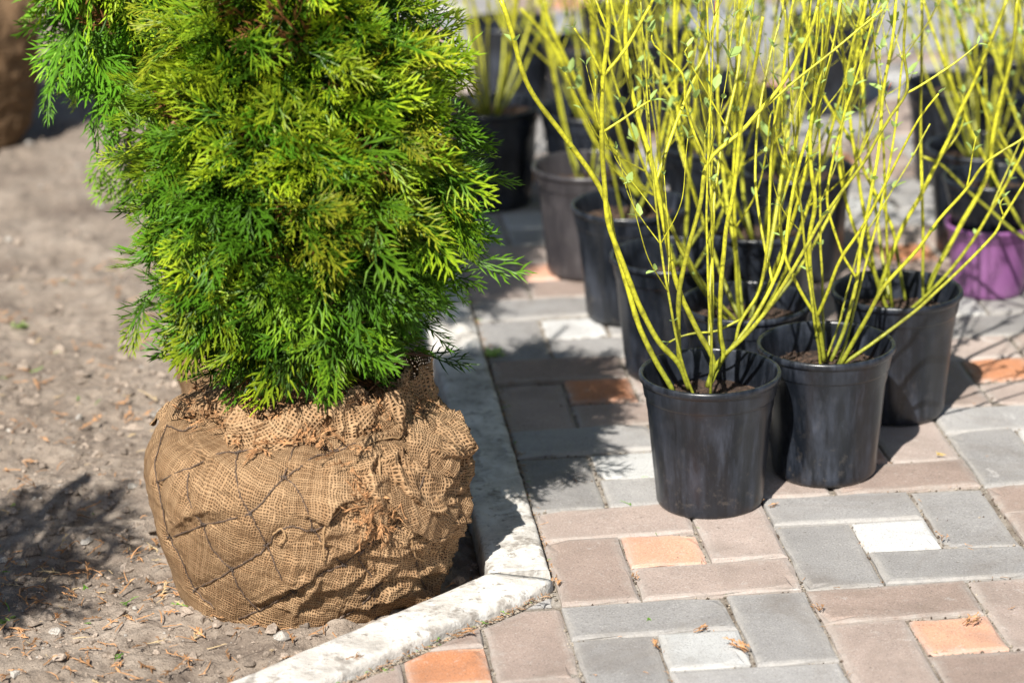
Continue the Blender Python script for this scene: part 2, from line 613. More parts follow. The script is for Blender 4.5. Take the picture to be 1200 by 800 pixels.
def paver_mesh(poly, mat, seed, step=0.034, name='paver'):
    """chamfered slab with slightly uneven worn edges; poly counter-clockwise"""
    rg = np.random.default_rng(seed)
    rings = []
    base = [np.array(q) for q in poly]
    cnts = [max(1, int(round(np.linalg.norm(base[(i + 1) % len(base)] - base[i]) / step))) for i in range(len(base))]
    EC = []
    for d, z, j, ec in ((0.0019, -0.03, 0.0003, 1), (0.0019, -0.0036, 0.0008, 1), (0.0036, -0.0013, 0.0009, .9), (0.0078, 0.0, 0.0013, .45), (0.0165, 0.0, 0.0020, 0)):
        q = inset(poly, d)
        ring = []
        for i in range(len(q)):
            for k in range(cnts[i]):
                w = q[i] * (1 - k / cnts[i]) + q[(i + 1) % len(q)] * (k / cnts[i])
                ring.append((w[0] + rg.normal(0, j), w[1] + rg.normal(0, j), z + (rg.normal(0, j * 0.25) if z < -.0005 else 0)))
        rings.append(ring)
        EC += [ec] * len(ring)
    k = len(rings[0])
    if rg.random() < .45:
        ci = rings[3][sum(cnts[:rg.integers(len(cnts))])]
        rad_ = rg.uniform(.008, .016)
        for r_ in (1, 2, 3):
            for i_, w_ in enumerate(rings[r_]):
                dd_ = math.hypot(w_[0] - ci[0], w_[1] - ci[1])
                if dd_ < rad_: rings[r_][i_] = (w_[0] * .97, w_[1] * .97, w_[2] - .004 * (1 - dd_ / rad_))
    cen = np.mean(np.array(rings[-1]), axis=0)
    Vv = np.array(sum(rings, []) + [tuple(cen)])
    Ff = []
    for r_ in range(len(rings) - 1):
        for i in range(k):
            a, b = r_ * k + i, r_ * k + (i + 1) % k
            Ff += [(a, b, b + k), (a, b + k, a + k)]
    o = (len(rings) - 1) * k
    for i in range(k): Ff.append((o + i, o + (i + 1) % k, len(Vv) - 1))
    return Vv, np.array(Ff), np.array(EC + [0.0])[:, None] * np.ones((1, 3))


PIECES = (((0, 2), (2, 3)), ((2, 1), (3, 3)), ((1, 0), (3, 1)), ((0, 0), (1, 2)), ((1, 1), (2, 2)))
PV = {}
cand = []
for a in range(-6, 16):
    for b in range(-8, 26):
        even = (a + b) % 2 == 0
        for k, ((x0, y0), (x1, y1)) in enumerate(PIECES):
            X0, Y0, X1, Y1 = (3 * a + x0) * U, (3 * b + y0) * U, (3 * a + x1) * U, (3 * b + y1) * U
            mt = ('paver_orange' if even else 'paver_white') if k == 4 else ('paver_brown' if even else 'paver_grey')
            cand.append((X0, Y0, X1, Y1, mt, k))
full, stuffp = [], []
LP = KA + KN * (KW + 0.010)
for (X0, Y0, X1, Y1, mt, k) in cand:
    poly = [(X0, Y0), (X1, Y0), (X1, Y1), (X0, Y1)]
    n_ = len(poly)
    # region right of the long kerb, or in front of the slanting kerb
    if Y0 >= 0.05 or X0 >= -1e-6:
        q = poly if X0 >= -1e-6 else []
        cut = False
    else:
        q = clip_poly(poly, LP, KN)
        q = clip_poly(q, np.array([-0.006, 0.0]), np.array([-1.0, 0])) if (q and Y1 > 0.08) else q
        cut = len(q) != 4 or any(abs(np.array(q) - np.array(poly)).ravel() > 1e-6) if len(q) == 4 else True
    if len(q) < 3: continue
    q2 = [q[0]]
    for w in q[1:]:
        if np.hypot(w[0] - q2[-1][0], w[1] - q2[-1][1]) > 0.004: q2.append(w)
    if len(q2) < 3: continue
    ar = 0.5 * sum(q2[i][0] * q2[(i + 1) % len(q2)][1] - q2[(i + 1) % len(q2)][0] * q2[i][1] for i in range(len(q2)))
    if ar < 0.0007: continue
    cx, cy = np.mean([w[0] for w in q2]), np.mean([w[1] for w in q2])
    d = np.array([cx, cy, 0]) - CAM
    z = d @ FW
    u_, v_ = 600 + FPX * (d @ RT) / z, 400 - FPX * (d @ UP) / z
    vis = -80 < u_ < 1290 and -30 < v_ < 850
    full.append((not vis, z, q2, mt, k, cut, (X0, Y0, X1, Y1)))
full.sort(key=lambda e_: (e_[0], e_[1]))
stuff = {}
for idx, (hid, z, q, mt, k, cut, box) in enumerate(full):
    cx, cy = (box[0] + box[2]) / 2, (box[1] + box[3]) / 2
    if idx < 296 and not hid:
        if cut:
            Vv, Ff, Cc = paver_mesh([(w[0] - cx, w[1] - cy) for w in q], mt, idx)
            me = mesh_np('paver', Vv, Ff, M[mt], Cc, smooth=False)
        else:
            w, h = box[2] - box[0], box[3] - box[1]
            key = (mt, round(w, 2), round(h, 2), idx % 5)
            if key not in PV:
                Vv, Ff, Cc = paver_mesh([(-w / 2, -h / 2), (w / 2, -h / 2), (w / 2, h / 2), (-w / 2, h / 2)], mt, 7 * idx + 3)
                PV[key] = mesh_np('paver', Vv, Ff, M[mt], Cc, smooth=False)
            me = PV[key]
        o = link('paver', me, pavement, (cx + random.gauss(0, .0007), cy + random.gauss(0, .0007), random.gauss(0, .0013)))
        o.rotation_euler = (random.gauss(0, .009), random.gauss(0, .009), random.gauss(0, .008))
    else:
        Vv, Ff, Cc = paver_mesh(q, mt, idx, 0.2)
        Vv = Vv + np.array([0, 0, random.gauss(0, .0008)])
        stuff.setdefault(mt, Mesh()).add(Vv, Ff)
sj = Mesh()
mats = list(stuff)
Vs, Fs, Ms, off = [], [], [], 0
for i, mt in enumerate(mats):
    vv, ff = np.concatenate(stuff[mt].v), np.concatenate(stuff[mt].f)
    Vs.append(vv); Fs.append(ff + off); Ms.append(np.full(len(ff), i)); off += len(vv)
me = mesh_np('distant_pavers', np.concatenate(Vs), np.concatenate(Fs), M[mats[0]], smooth=False)
for mt in mats[1:]: me.materials.append(M[mt])
me.polygons.foreach_set('material_index', np.concatenate(Ms).astype(np.int32))
tag(link('distant_pavers', me, pavement), kind='stuff')

# kerbs
kerb = tag(empty('kerb'), kind='structure')


def kerb_stone(p0, p1, width, top, depth, seed, end0=None, end1=None, parent=kerb):
    """concrete kerb stone from p0 to p1 (inner line), widening towards side; end offsets skew the ends of the outer line"""
    rg = np.random.default_rng(seed)
    p0, p1 = np.array(p0), np.array(p1)
    L = np.linalg.norm(p1 - p0)
    t_ = (p1 - p0) / L
    nn = np.array([t_[1], -t_[0]])
    if width < 0: nn, width = -nn, -width
    nl = int(L / 0.012)
    # cross-section (across, z)
    b = 0.006
    cs = [(0, -depth), (0, -0.03), (0, -b - .004), (0.0012, -b * .5), (b * .7, -0.0008), (b * 1.6, 0.0)]
    for k in np.linspace(0.18, 0.82, 6): cs.append((width * k, 0.0004))
    cs += [(width - b * 1.6, 0.0), (width - b * .7, -0.0008), (width - 0.0012, -b * .5), (width, -b - .004), (width, -0.03), (width, -depth)]
    cs = np.array(cs)
    V_ = []
    for i in range(nl + 1):
        for (a, z) in cs:
            fr = a / width
            s0 = (end0 or 0) * fr
            s1 = L + (end1 or 0) * fr
            s = s0 + (s1 - s0) * i / nl
            V_.append((*(p0 + t_ * s + nn * a), top + z))
    V_ = np.array(V_)
    nz = np.stack([vnoise(V_ * 70 + k * 11) for k in range(3)], -1)
    nb = np.stack([vnoise(V_ * 21 + k * 13) for k in range(3)], -1)
    edge = np.minimum(np.tile(cs[:, 0], nl + 1), width - np.tile(cs[:, 0], nl + 1))
    em = np.exp(-edge / 0.008)
    V_ = V_ + nz * 0.0007 * (0.35 + em[:, None]) + nb * 0.0010 * (0.3 + em[:, None])
    chip = np.clip(vnoise(V_ * 45 + 77) - 0.45, 0, 1) * em
    V_[:, 2] -= chip * 0.005
    m_ = len(cs)
    F_ = []
    for i in range(nl):
        for j in range(m_ - 1):
            a = i * m_ + j
            F_.append((a, a + m_, a + m_ + 1, a + 1))
    me_ = bpy.data.meshes.new('kerb_stone')
    caps = [tuple(range(m_)), tuple(range(nl * m_ + m_ - 1, nl * m_ - 1, -1))]
    me_.from_pydata([tuple(v) for v in V_], [], F_ + caps)
    me_.polygons.foreach_set('use_smooth', [True] * len(F_) + [False] * 2)
    me_.materials.append(M['kerb'])
    me_.validate()
    return link('kerb_stone', me_, parent)


y = 0.083
for i, L in enumerate((1.0, 1.0, 1.0, 1.0, 1.0)):
    kerb_stone((-0.08, y), (-0.08, y + L - 0.005), 0.077, 0.012, 0.15, 11 + i)
    y += L
# slanting stones
s = 0.0
for i, L in enumerate((0.78, 0.8)):
    a, b = KA + KD * s, KA + KD * (s + L - 0.005)
    kerb_stone(a, b, 0.076 if (np.array([(b - a)[1], -(b - a)[0]]) @ KN) > 0 else -0.076, 0.0125, 0.15, 31 + i, end0=(-0.036 if i == 0 else 0))
    s += L
# pale kerb across the back of the paving
back_kerb = tag(empty('back_kerb'), kind='structure')
x = 0.10
for i in range(4):
    kerb_stone((x, 2.80), (x + 0.9, 2.80), -0.16, 0.085, 0.12, 51 + i, parent=back_kerb).data.materials[0] = M['kerb_grey']
    x += 0.908

# ------------------------------------------------------------------ thuja trees in burlap balls
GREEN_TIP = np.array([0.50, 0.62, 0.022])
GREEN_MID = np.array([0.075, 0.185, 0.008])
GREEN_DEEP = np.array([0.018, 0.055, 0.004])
GOLD = np.array([0.62, 0.44, 0.03])


def twig3(P, w, th, nrm):
    """flattened three-sided twig with a pointed end. P stations, w half widths"""
    P = np.asarray(P, float)
    T = np.gradient(P, axis=0)
    T /= np.linalg.norm(T, axis=1)[:, None] + 1e-12
    A = np.cross(T, nrm)
    A /= np.linalg.norm(A, axis=1)[:, None] + 1e-12
    m_ = len(P) - 1
    V_ = []
    for i in range(m_):
        V_ += [P[i] + A[i] * w[i], P[i] - A[i] * w[i], P[i] + nrm * th]
    V_.append(P[-1])
    F_ = []
    for i in range(m_ - 1):
        for j in range(3):
            q, r_ = 3 * i + j, 3 * i + (j + 1) % 3
            F_ += [(q, r_, r_ + 3), (q, r_ + 3, q + 3)]
    o = 3 * (m_ - 1)
    for j in range(3): F_.append((o + j, o + (j + 1) % 3, 3 * m_))
    return np.array(V_), np.array(F_)


def spray_template(seed, L=0.085, nside=8, sub=True, droop=1.0):
    """flat fan of scale-leaved branchlets growing along +Y in the XY plane"""
    rg = np.random.default_rng(seed)
    vs, fs, ts, n0 = [], [], [], 0

    def put(V_, F_, t0, t1):
        nonlocal n0
        vs.append(V_); fs.append(F_ + n0)
        k = len(V_)
        ts.append(np.linspace(t0, t1, k)); n0 += k
    bend = rg.normal(0, 0.14)
    kz = droop * (0.9 + 0.3 * math.sin(seed)) * 0.40
    sp = lambda s_: np.array([bend * L * s_ ** 2, L * s_, -kz * L * s_ ** 2])
    nrm = np.array([0, 0, 1.0])
    st = np.linspace(0, 1, 6)
    put(*twig3([sp(q) for q in st], [0.0011, .0012, .0012, .0013, .0012, .0011], 0.0009, nrm), 0.0, 1.0)
    for i in range(nside):
        s_ = 0.12 + 0.76 * i / (nside - 1) + rg.normal(0, 0.02)
        side = 1 if i % 2 else -1
        ln = L * (0.56 * (1 - s_) ** 0.7 + 0.13) * rg.uniform(0.8, 1.2) * (0.7 if s_ < 0.2 else 1)
        ang = R(43 - 15 * s_ + rg.normal(0, 5)) * side
        p0 = sp(s_)
        pts_ = []
        lift = rg.normal(0, 0.14)
        for q in np.linspace(0, 1, 4):
            a = ang * (1 - 0.40 * q)
            pts_.append(p0 + ln * q * np.array([math.sin(a), math.cos(a), 0]) + np.array([0, 0, ln * (lift * q - 0.25 * droop * q * q)]))
        put(*twig3(pts_, [0.0011, 0.0014, 0.0015, .0013], 0.0010, nrm), s_ * 0.6, min(1, s_ * 0.45 + 0.6))
        if not sub: continue
        nn = max(1, int(round(ln / 0.0098)))
        for j in range(nn):
            q = 0.20 + 0.62 * (j + .5) / nn
            sd = 1 if (j + i) % 2 else -1
            a0 = ang * (1 - 0.40 * q)
            k = q * 3
            i0 = min(2, int(k))
            b0 = pts_[i0] * (1 - (k - i0)) + pts_[i0 + 1] * (k - i0)
            l2 = (ln * 0.50 * (1 - q) + 0.0105) * rg.uniform(0.75, 1.3)
            a2 = a0 + sd * R(rg.uniform(22, 33))
            e1 = b0 + 0.5 * l2 * np.array([math.sin(a2), math.cos(a2), rg.normal(0, .14)])
            a3 = a0 + sd * R(rg.uniform(8, 22))
            e2 = e1 + 0.55 * l2 * np.array([math.sin(a3), math.cos(a3), rg.normal(0, .16) - 0.15])
            put(*twig3([b0, e1, e2], [0.0010, 0.00135, 0], 0.0009, nrm), 0.35 + 0.3 * s_, 1.0)
    return np.concatenate(vs), np.concatenate(fs), np.concatenate(ts)


TEMPL = [spray_template(100 + i, L=0.064 + 0.005 * (i % 4), nside=7 + i % 3, droop=(0.5, 1.0, 1.5)[i % 3]) for i in range(12)]
TEMPL_LO = [spray_template(200 + i, L=0.080, nside=8, droop=1.0) for i in range(6)]


def frame_from(d, nrm):
    d = d / np.linalg.norm(d)
    x_ = np.cross(d, nrm)
    x_ /= np.linalg.norm(x_) + 1e-9
    z_ = np.cross(x_, d)
    return np.stack([x_, d, z_], 1)           # columns


class Sprays:
    def __init__(self): self.m = Mesh()

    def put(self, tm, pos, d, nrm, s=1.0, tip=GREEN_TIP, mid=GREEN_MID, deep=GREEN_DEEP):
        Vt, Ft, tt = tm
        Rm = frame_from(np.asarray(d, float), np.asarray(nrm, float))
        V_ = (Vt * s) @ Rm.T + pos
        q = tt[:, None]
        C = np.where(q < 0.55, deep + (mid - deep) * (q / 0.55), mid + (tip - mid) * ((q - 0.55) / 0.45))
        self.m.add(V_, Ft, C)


def unit(v): return v / (np.linalg.norm(v) + 1e-9)


def make_crown(root, axis0, axis1, prof, nclump, per, seed, templ, name='crown', gold=0.25, squash=1.0, inner=2, lowcut=None, size=1.0, bright=1.0):
    """crown of drooping flat sprays in clumps; axis0 -> axis1 is the trunk line, prof maps height fraction -> radius"""
    rg = np.random.default_rng(seed)
    sp = Sprays()
    br = Mesh()
    pz, pr = np.array([q[0] for q in prof]), np.array([q[1] for q in prof])
    axis0, axis1 = np.array(axis0), np.array(axis1)
    # height weight by radius so clumps are even over the surface
    hs = np.linspace(0, 1, 200)
    rr = np.interp(hs, pz, pr)
    cdf = np.cumsum(rr + 0.02)
    cdf /= cdf[-1]
    ga = 2.39996
    for k in range(nclump):
        h = np.interp((k + 0.5) / nclump, cdf, hs)
        th = k * ga + rg.normal(0, 0.22)
        r_ = np.interp(h, pz, pr)
        ax = axis0 + (axis1 - axis0) * h
        rad = np.array([math.cos(th), math.sin(th) * squash, 0])
        kr = rg.uniform(0.55, 1.0)
        cpos = ax + rad * r_ * kr
        yel = np.clip(rg.normal(0.35, 0.5) + (0.25 if h > 0.5 else -0.25), 0, 1)
        tone = rg.uniform(0.50, 1.15)
        tip = (GREEN_TIP * yel + np.array([0.11, 0.29, 0.014]) * (1 - yel)) * tone
        if rg.random() < gold * 0.35 and h > 0.35: tip = tip * 0.65 + GOLD * 0.35
        mid = GREEN_MID * tone * (0.85 + 0.35 * yel) * bright
        tip = tip * bright
        # branch from the trunk to the clump
        b0 = ax - np.array([0, 0, min(0.16, h * np.linalg.norm(axis1 - axis0) * .8)])
        V_, F_ = tube(smooth_line([b0, (b0 + cpos) / 2 + np.array([0, 0, -0.008]), cpos], 3), np.linspace(0.0032, 0.0014, 7), 4)
        br.add(V_, F_, (0.16, 0.085, 0.05))
        cd = unit(rad * rg.uniform(0.45, 1.0) + np.array([0, 0, rg.uniform(-0.55, 0.55) + (h - 0.45) * 0.9]) + rg.normal(0, 0.25, 3))
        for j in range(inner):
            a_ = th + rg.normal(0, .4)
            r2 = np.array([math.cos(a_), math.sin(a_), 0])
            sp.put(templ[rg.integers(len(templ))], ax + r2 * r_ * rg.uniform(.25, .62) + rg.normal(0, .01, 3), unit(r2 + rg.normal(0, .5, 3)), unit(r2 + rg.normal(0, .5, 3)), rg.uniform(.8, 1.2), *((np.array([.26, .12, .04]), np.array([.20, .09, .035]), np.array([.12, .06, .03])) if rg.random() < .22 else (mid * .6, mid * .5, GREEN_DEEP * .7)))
        for j in range(per):
            shingle = rg.random() < 0.62
            off = rg.normal(0, 1, 3) * np.array([0.022, 0.022, 0.026])
            pos = cpos + off - rad * rg.uniform(0, 0.02)
            if shingle:
                tang = np.array([-rad[1], rad[0], 0])
                d = unit(cd * 0.5 + tang * rg.normal(0, 0.55) + np.array([0, 0, rg.uniform(-0.9, 0.35) + 0.5 * (h - 0.4)]) + rad * 0.30)
                nrm = unit(rad + rg.normal(0, 0.35, 3) + np.array([0, 0, 0.35]))
            else:
                d = unit(cd + rg.normal(0, 0.35, 3) + rad * 0.4)
                tang = unit(np.cross(d, np.array([0, 0, 1.0])))
                q = rg.uniform(-1.3, 1.3)
                nrm = unit(np.cross(tang, d) * math.cos(q) + tang * math.sin(q))
            if lowcut is not None and pos[2] + d[2] * .05 < lowcut + rg.normal(0, .012): d = unit(d * np.array([1, 1, .2])); nrm = unit(nrm + np.array([0, 0, 1.0]))
            s_ = size * rg.uniform(0.65, 1.25) * (1.0 if h < 0.85 else 0.75)
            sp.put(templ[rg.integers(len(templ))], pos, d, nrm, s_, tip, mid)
    c = sp.m.build(name, M['foliage'], root, smooth=False)
    b_ = br.build('branch', M['bark'], root)
    return c, b_


def ball_profile(R_, H, z0, z1):
    p_ = np.array([(0.0, 0.0), (.50, 0.0), (.67, .02), (.79, .12), (.865, .28), (.935, .46), (.985, .64), (1.0, .78), (.93, .895), (.75, .965), (.55, 1.02), (.38, 1.09), (.2, 1.12), (0.0, 1.12)])
    q = smooth_line(p_, 12)
    for _ in range(6): q[1:-1] = (q[:-2] + q[1:-1] * 2 + q[2:]) / 4
    q[:, 0] = np.clip(q[:, 0], 0, None)
    return np.stack([q[:, 0] * R_, z0 + q[:, 1] * (z1 - z0)], 1)


class Ball:
    """lumpy burlap root ball about (cx, cy); wires press into it, folds stand out"""
    def __init__(self, cx, cy, R_, z0, z1, seed, na=620, nv=270, rough=1.0):
        self.c = np.array([cx, cy])
        pr = ball_profile(R_, 0, z0, z1)
        L = np.concatenate([[0], np.cumsum(np.linalg.norm(np.diff(pr, axis=0), axis=1))])
        self.len = L[-1]
        tt = np.linspace(0, L[-1], nv)
        self.pr = np.stack([np.interp(tt, L, pr[:, 0]), np.interp(tt, L, pr[:, 1])], 1)
        T = np.gradient(self.pr, axis=0)
        T /= np.linalg.norm(T, axis=1)[:, None] + 1e-12
        self.nr = np.stack([T[:, 1], -T[:, 0]], 1)
        self.na, self.nv, self.R, self.tt, self.seed, self.rough = na, nv, R_, tt, seed, rough
        self.z0, self.z1 = z0, z1

    def base(self):
        a = np.linspace(0, 2 * np.pi, self.na + 1)
        A, I = np.meshgrid(a, np.arange(self.nv))
        r_, z_ = self.pr[:, 0][:, None], self.pr[:, 1][:, None]
        lob = 1 + 0.022 * np.cos(3 * A + 0.6) + 0.016 * np.cos(5 * A + 2.0)
        P = np.stack([self.c[0] + r_ * lob * np.cos(A), self.c[1] + r_ * lob * np.sin(A), z_ + 0 * A], -1)
        Nn = np.stack([self.nr[:, 0][:, None] * np.cos(A), self.nr[:, 0][:, None] * np.sin(A), self.nr[:, 1][:, None] + 0 * A], -1)
        return P, Nn, A

    def hit(self, u, v):
        """point on the rough surface seen at picture position u, v"""
        d = ray(u, v)
        d = d / np.linalg.norm(d)
        ts = np.linspace(2.9, 6.0, 3000)
        X = CAM + ts[:, None] * d
        rho = np.hypot(X[:, 0] - self.c[0], X[:, 1] - self.c[1])
        order = np.argsort(self.pr[:, 1])
        side = self.tt < self.len * 0.93
        zz, rr = self.pr[side][:, 1], self.pr[side][:, 0]
        lim = np.interp(X[:, 2], zz, rr, left=0, right=0)
        a = np.arctan2(X[:, 1] - self.c[1], X[:, 0] - self.c[0])
        lim = lim * (1 + 0.022 * np.cos(3 * a + 0.6) + 0.016 * np.cos(5 * a + 2.0))
        ins = np.nonzero((rho < lim) & (X[:, 2] < self.z1 * 1.13))[0]
        if len(ins): return X[ins[0]]
        k = np.argmin(np.where(X[:, 2] < self.z1 + 0.02, rho - lim, 9))
        return X[k]


def seg_dist(P, L):
    """distance from points P (n,3) to polyline L, and signed side along 'up'"""
    best = np.full(len(P), 9.0)
    side = np.zeros(len(P))
    tpar = np.zeros(len(P))
    for i in range(len(L) - 1):
        a, b = L[i], L[i + 1]
        ab = b - a
        t_ = np.clip(((P - a) @ ab) / (ab @ ab + 1e-12), 0, 1)
        q = a + t_[:, None] * ab
        dd = np.linalg.norm(P - q, axis=1)
        m_ = dd < best
        best = np.where(m_, dd, best)
        side = np.where(m_, (P - q)[:, 2] + 0.3 * (P - q)[:, 0], side)
        tpar = np.where(m_, (i + t_) / (len(L) - 1), tpar)
    return best, side, tpar


def build_ball(root, ball, wires_px=(), folds_px=(), wrinkle=None, name='root_ball', holes_top=True):
    P, Nn, A = ball.base()
    sh = P.shape
    X = P.reshape(-1, 3)
    Q = X + ball.seed
    d = 0.0115 * fbm(Q, 9, 3) + 0.0035 * fbm(Q + 4, 30, 3, 0.55)
    # long soft wrinkles running around / down the cloth
    Wp = np.stack([Q[:, 0] * 14 + 2 * vnoise(Q * 8), Q[:, 1] * 14, Q[:, 2] * 40 + 3 * vnoise(Q * 11 + 3)], -1)
    ridg = 1 - np.abs(vnoise(Wp))
    mask = 0.35 + 0.65 * np.clip(fbm(Q + 50, 6, 2) + 0.3, 0, 1)
    if wrinkle is not None: mask = mask * 0.5 + wrinkle(X) * 1.15
    d = d + 0.0058 * (ridg ** 3 - 0.3) * mask * ball.rough
    Wq = np.stack([Q[:, 0] * 55 + 2.5 * vnoise(Q * 20 + 8), Q[:, 1] * 40, Q[:, 2] * 26 + 3 * vnoise(Q * 17 + 1)], -1)
    d = d + 0.0042 * ((1 - np.abs(vnoise(Wq))) ** 3 - 0.3) * mask * ball.rough
    wires = []
    for w in wires_px:
        L_ = smooth_line([ball.hit(*q) for q in w], 6)
        wires.append(L_)
        dd, _, _ = seg_dist(X, L_[::2] if len(L_) > 6 else L_)
        d = d - 0.0026 * np.exp(-(dd / 0.006) ** 2) + 0.0008 * np.exp(-((dd - 0.022) / 0.014) ** 2)
    for (w, amp, wid) in folds_px:
        L_ = smooth_line([ball.hit(*q) for q in w], 4)
        dd, sd, tp = seg_dist(X, L_)
        env = np.sin(np.clip(tp, 0.03, 0.97) * np.pi) ** 0.5
        sgn = np.where(sd > 0, 1, -1)
        s_ = dd * sgn + 0.003 * vnoise(X * 60)
        d = d + amp * env * np.where(s_ > 0, np.exp(-s_ / wid), np.exp(-(s_ / 0.0035) ** 2))
    # keep the seam and the very top / bottom quiet
    fl = np.clip(X[:, 2] - ball.z0, 0, 0.03) / 0.03
    d = d * (0.25 + 0.75 * fl)
    X2 = X + Nn.reshape(-1, 3) * d[:, None]
    X2[:, 2] = np.maximum(X2[:, 2], ball.z0 - 0.004)
    X2 = X2.reshape(sh)
    X2[:, -1] = X2[:, 0]
    na, nv = ball.na + 1, ball.nv
    i0 = (np.arange(nv - 1)[:, None] * na + np.arange(na - 1)[None, :]).ravel()
    F_ = np.stack([i0, i0 + 1, i0 + na + 1, i0 + na], -1)
    # uv in metres, skewed so the weave runs on the slant, and locally dragged with the folds
    s_ = (A * ball.R * 0.93).ravel()
    t_ = np.repeat(ball.tt, na)
    ca, sa = math.cos(0.24), math.sin(0.24)
    wx = 0.03 * fbm(Q, 5, 2)
    wy = 0.03 * fbm(Q + 40, 5, 2)
    uv = np.stack([ca * (s_ + wx) - sa * (t_ + wy), sa * (s_ + wx) + ca * (t_ + wy)], -1)
    me_ = mesh_np(name, X2.reshape(-1, 3), F_, M['burlap'], uv=uv)
    o = link(name, me_, root)
    wm = []
    for L_ in wires:
        # lay the wire just above the finished surface
        XX = X2.reshape(-1, 3)
        out = []
        for q in L_:
            k = np.argmin(((XX - q) ** 2).sum(1))
            nrm = Nn.reshape(-1, 3)[k]
            out.append(XX[k] + nrm * 0.0017)
        out = np.array(out)
        out[1:-1] = (out[:-2] + 2 * out[1:-1] + out[2:]) / 4
        wm.append(out)
    return o, wm, X2, Nn


def cloth_patch(root, pts3, nrm_fn, width, seed, name='burlap_flap', mat='burlap_loose', lift=0.004, ruffle=0.008, nu=90, nv_=26, updir=None):
    """strip of cloth along a 3-D line, bulging and ruffled"""
    L_ = smooth_line(pts3, 8)
    cum = np.concatenate([[0], np.cumsum(np.linalg.norm(np.diff(L_, axis=0), axis=1))])
    ss = np.linspace(0, cum[-1], nu)
    C = np.stack([np.interp(ss, cum, L_[:, k]) for k in range(3)], 1)
    T = np.gradient(C, axis=0)
    T /= np.linalg.norm(T, axis=1)[:, None]
    Nn = np.array([nrm_fn(q) for q in C])
    B = np.cross(Nn, T)
    B /= np.linalg.norm(B, axis=1)[:, None]
    Nn = np.cross(T, B)
    W_ = np.broadcast_to(np.asarray(width, float), (len(pts3),)) if not np.isscalar(width) else np.full(len(pts3), width)
    Wd = np.interp(np.linspace(0, 1, nu), np.linspace(0, 1, len(W_)), W_)
    tv = np.linspace(-0.5, 0.5, nv_)
    edge = 1 - (2 * np.abs(tv)) ** 3
    P = C[:, None, :] + B[:, None, :] * (tv[None, :, None] * Wd[:, None, None])
    q = P.reshape(-1, 3) + seed
    h = (ruffle * fbm(q, 28, 3, 0.5) + ruffle * 0.8 * ((1 - np.abs(vnoise(q * np.array([60, 60, 24])))) ** 2 - 0.4)).reshape(nu, nv_)
    P = P + Nn[:, None, :] * (lift + edge[None, :] * lift * 0.9 + h)[:, :, None]
    P = P + B[:, None, :] * (0.004 * vnoise(P.reshape(-1, 3) * 50 + 5).reshape(nu, nv_))[:, :, None]
    i0 = (np.arange(nu - 1)[:, None] * nv_ + np.arange(nv_ - 1)[None, :]).ravel()
    F_ = np.stack([i0, i0 + 1, i0 + nv_ + 1, i0 + nv_], -1)
    UVx, UVy = np.meshgrid(ss, tv, indexing='ij')
    ang = seed * 1.7
    a_, b_ = UVx.ravel(), (UVy * Wd[:, None]).ravel()
    uv = np.stack([math.cos(ang) * a_ - math.sin(ang) * b_, math.sin(ang) * a_ + math.cos(ang) * b_], -1) + seed
    return link(name, mesh_np(name, P.reshape(-1, 3), F_, M[mat], uv=uv), root)


# ---- the large tree in focus
T1 = np.array([-0.300, 0.172])
tree = empty('thuja_tree', (0, 0, 0))
tag(tree, 'large bushy green thuja in wired burlap root ball beside the kerb corner', 'thuja', 'balled thujas on the soil')
ball = Ball(T1[0], T1[1], 0.200, -0.055, 0.215, 3.3)
Z = lambda pts: [(x_ / 2.222 + 150, y_ / 2.222 + 400) for x_, y_ in pts]
WIRES = [Z(w) for w in (
    [(75, 372), (180, 330), (290, 296), (380, 278), (440, 262), (520, 285), (600, 290)],
    [(110, 512), (200, 472), (320, 441), (370, 395), (412, 350), (470, 320), (540, 285), (600, 240)],
    [(178, 642), (270, 592), (330, 556), (365, 535), (385, 495), (430, 480), (485, 492), (540, 450), (600, 400)],
    [(290, 722), (360, 690), (430, 650), (490, 600), (560, 578), (640, 512), (690, 468), (730, 400), (760, 330)],
    [(500, 748), (560, 715), (600, 680), (660, 625), (740, 565), (800, 500), (850, 430)],
    [(290, 296), (286, 370), (320, 441), (345, 490), (365, 535), (395, 590), (430, 650)],
    [(412, 350), (445, 395), (468, 440), (485, 492), (520, 540), (560, 578)],
    [(165, 345), (170, 400), (200, 472), (220, 530), (270, 592), (300, 650), (340, 700)],
    [(110, 512), (140, 560), (178, 642), (230, 690)],
    [(90, 215), (130, 228), (180, 215), (250, 206), (330, 214), (440, 230)],
    [(640, 512), (600, 560), (640, 620), (635, 690)],
    [(740, 565), (745, 600), (772, 660)],
    [(690, 468), (740, 565), (800, 640)],
    [(75, 372), (90, 430), (110, 512)], [(440, 262), (412, 350)],
    [(90, 215), (75, 290), (75, 372)],
)]
ZF = lambda pts, a, w: (Z(pts), a * 1.25, w)
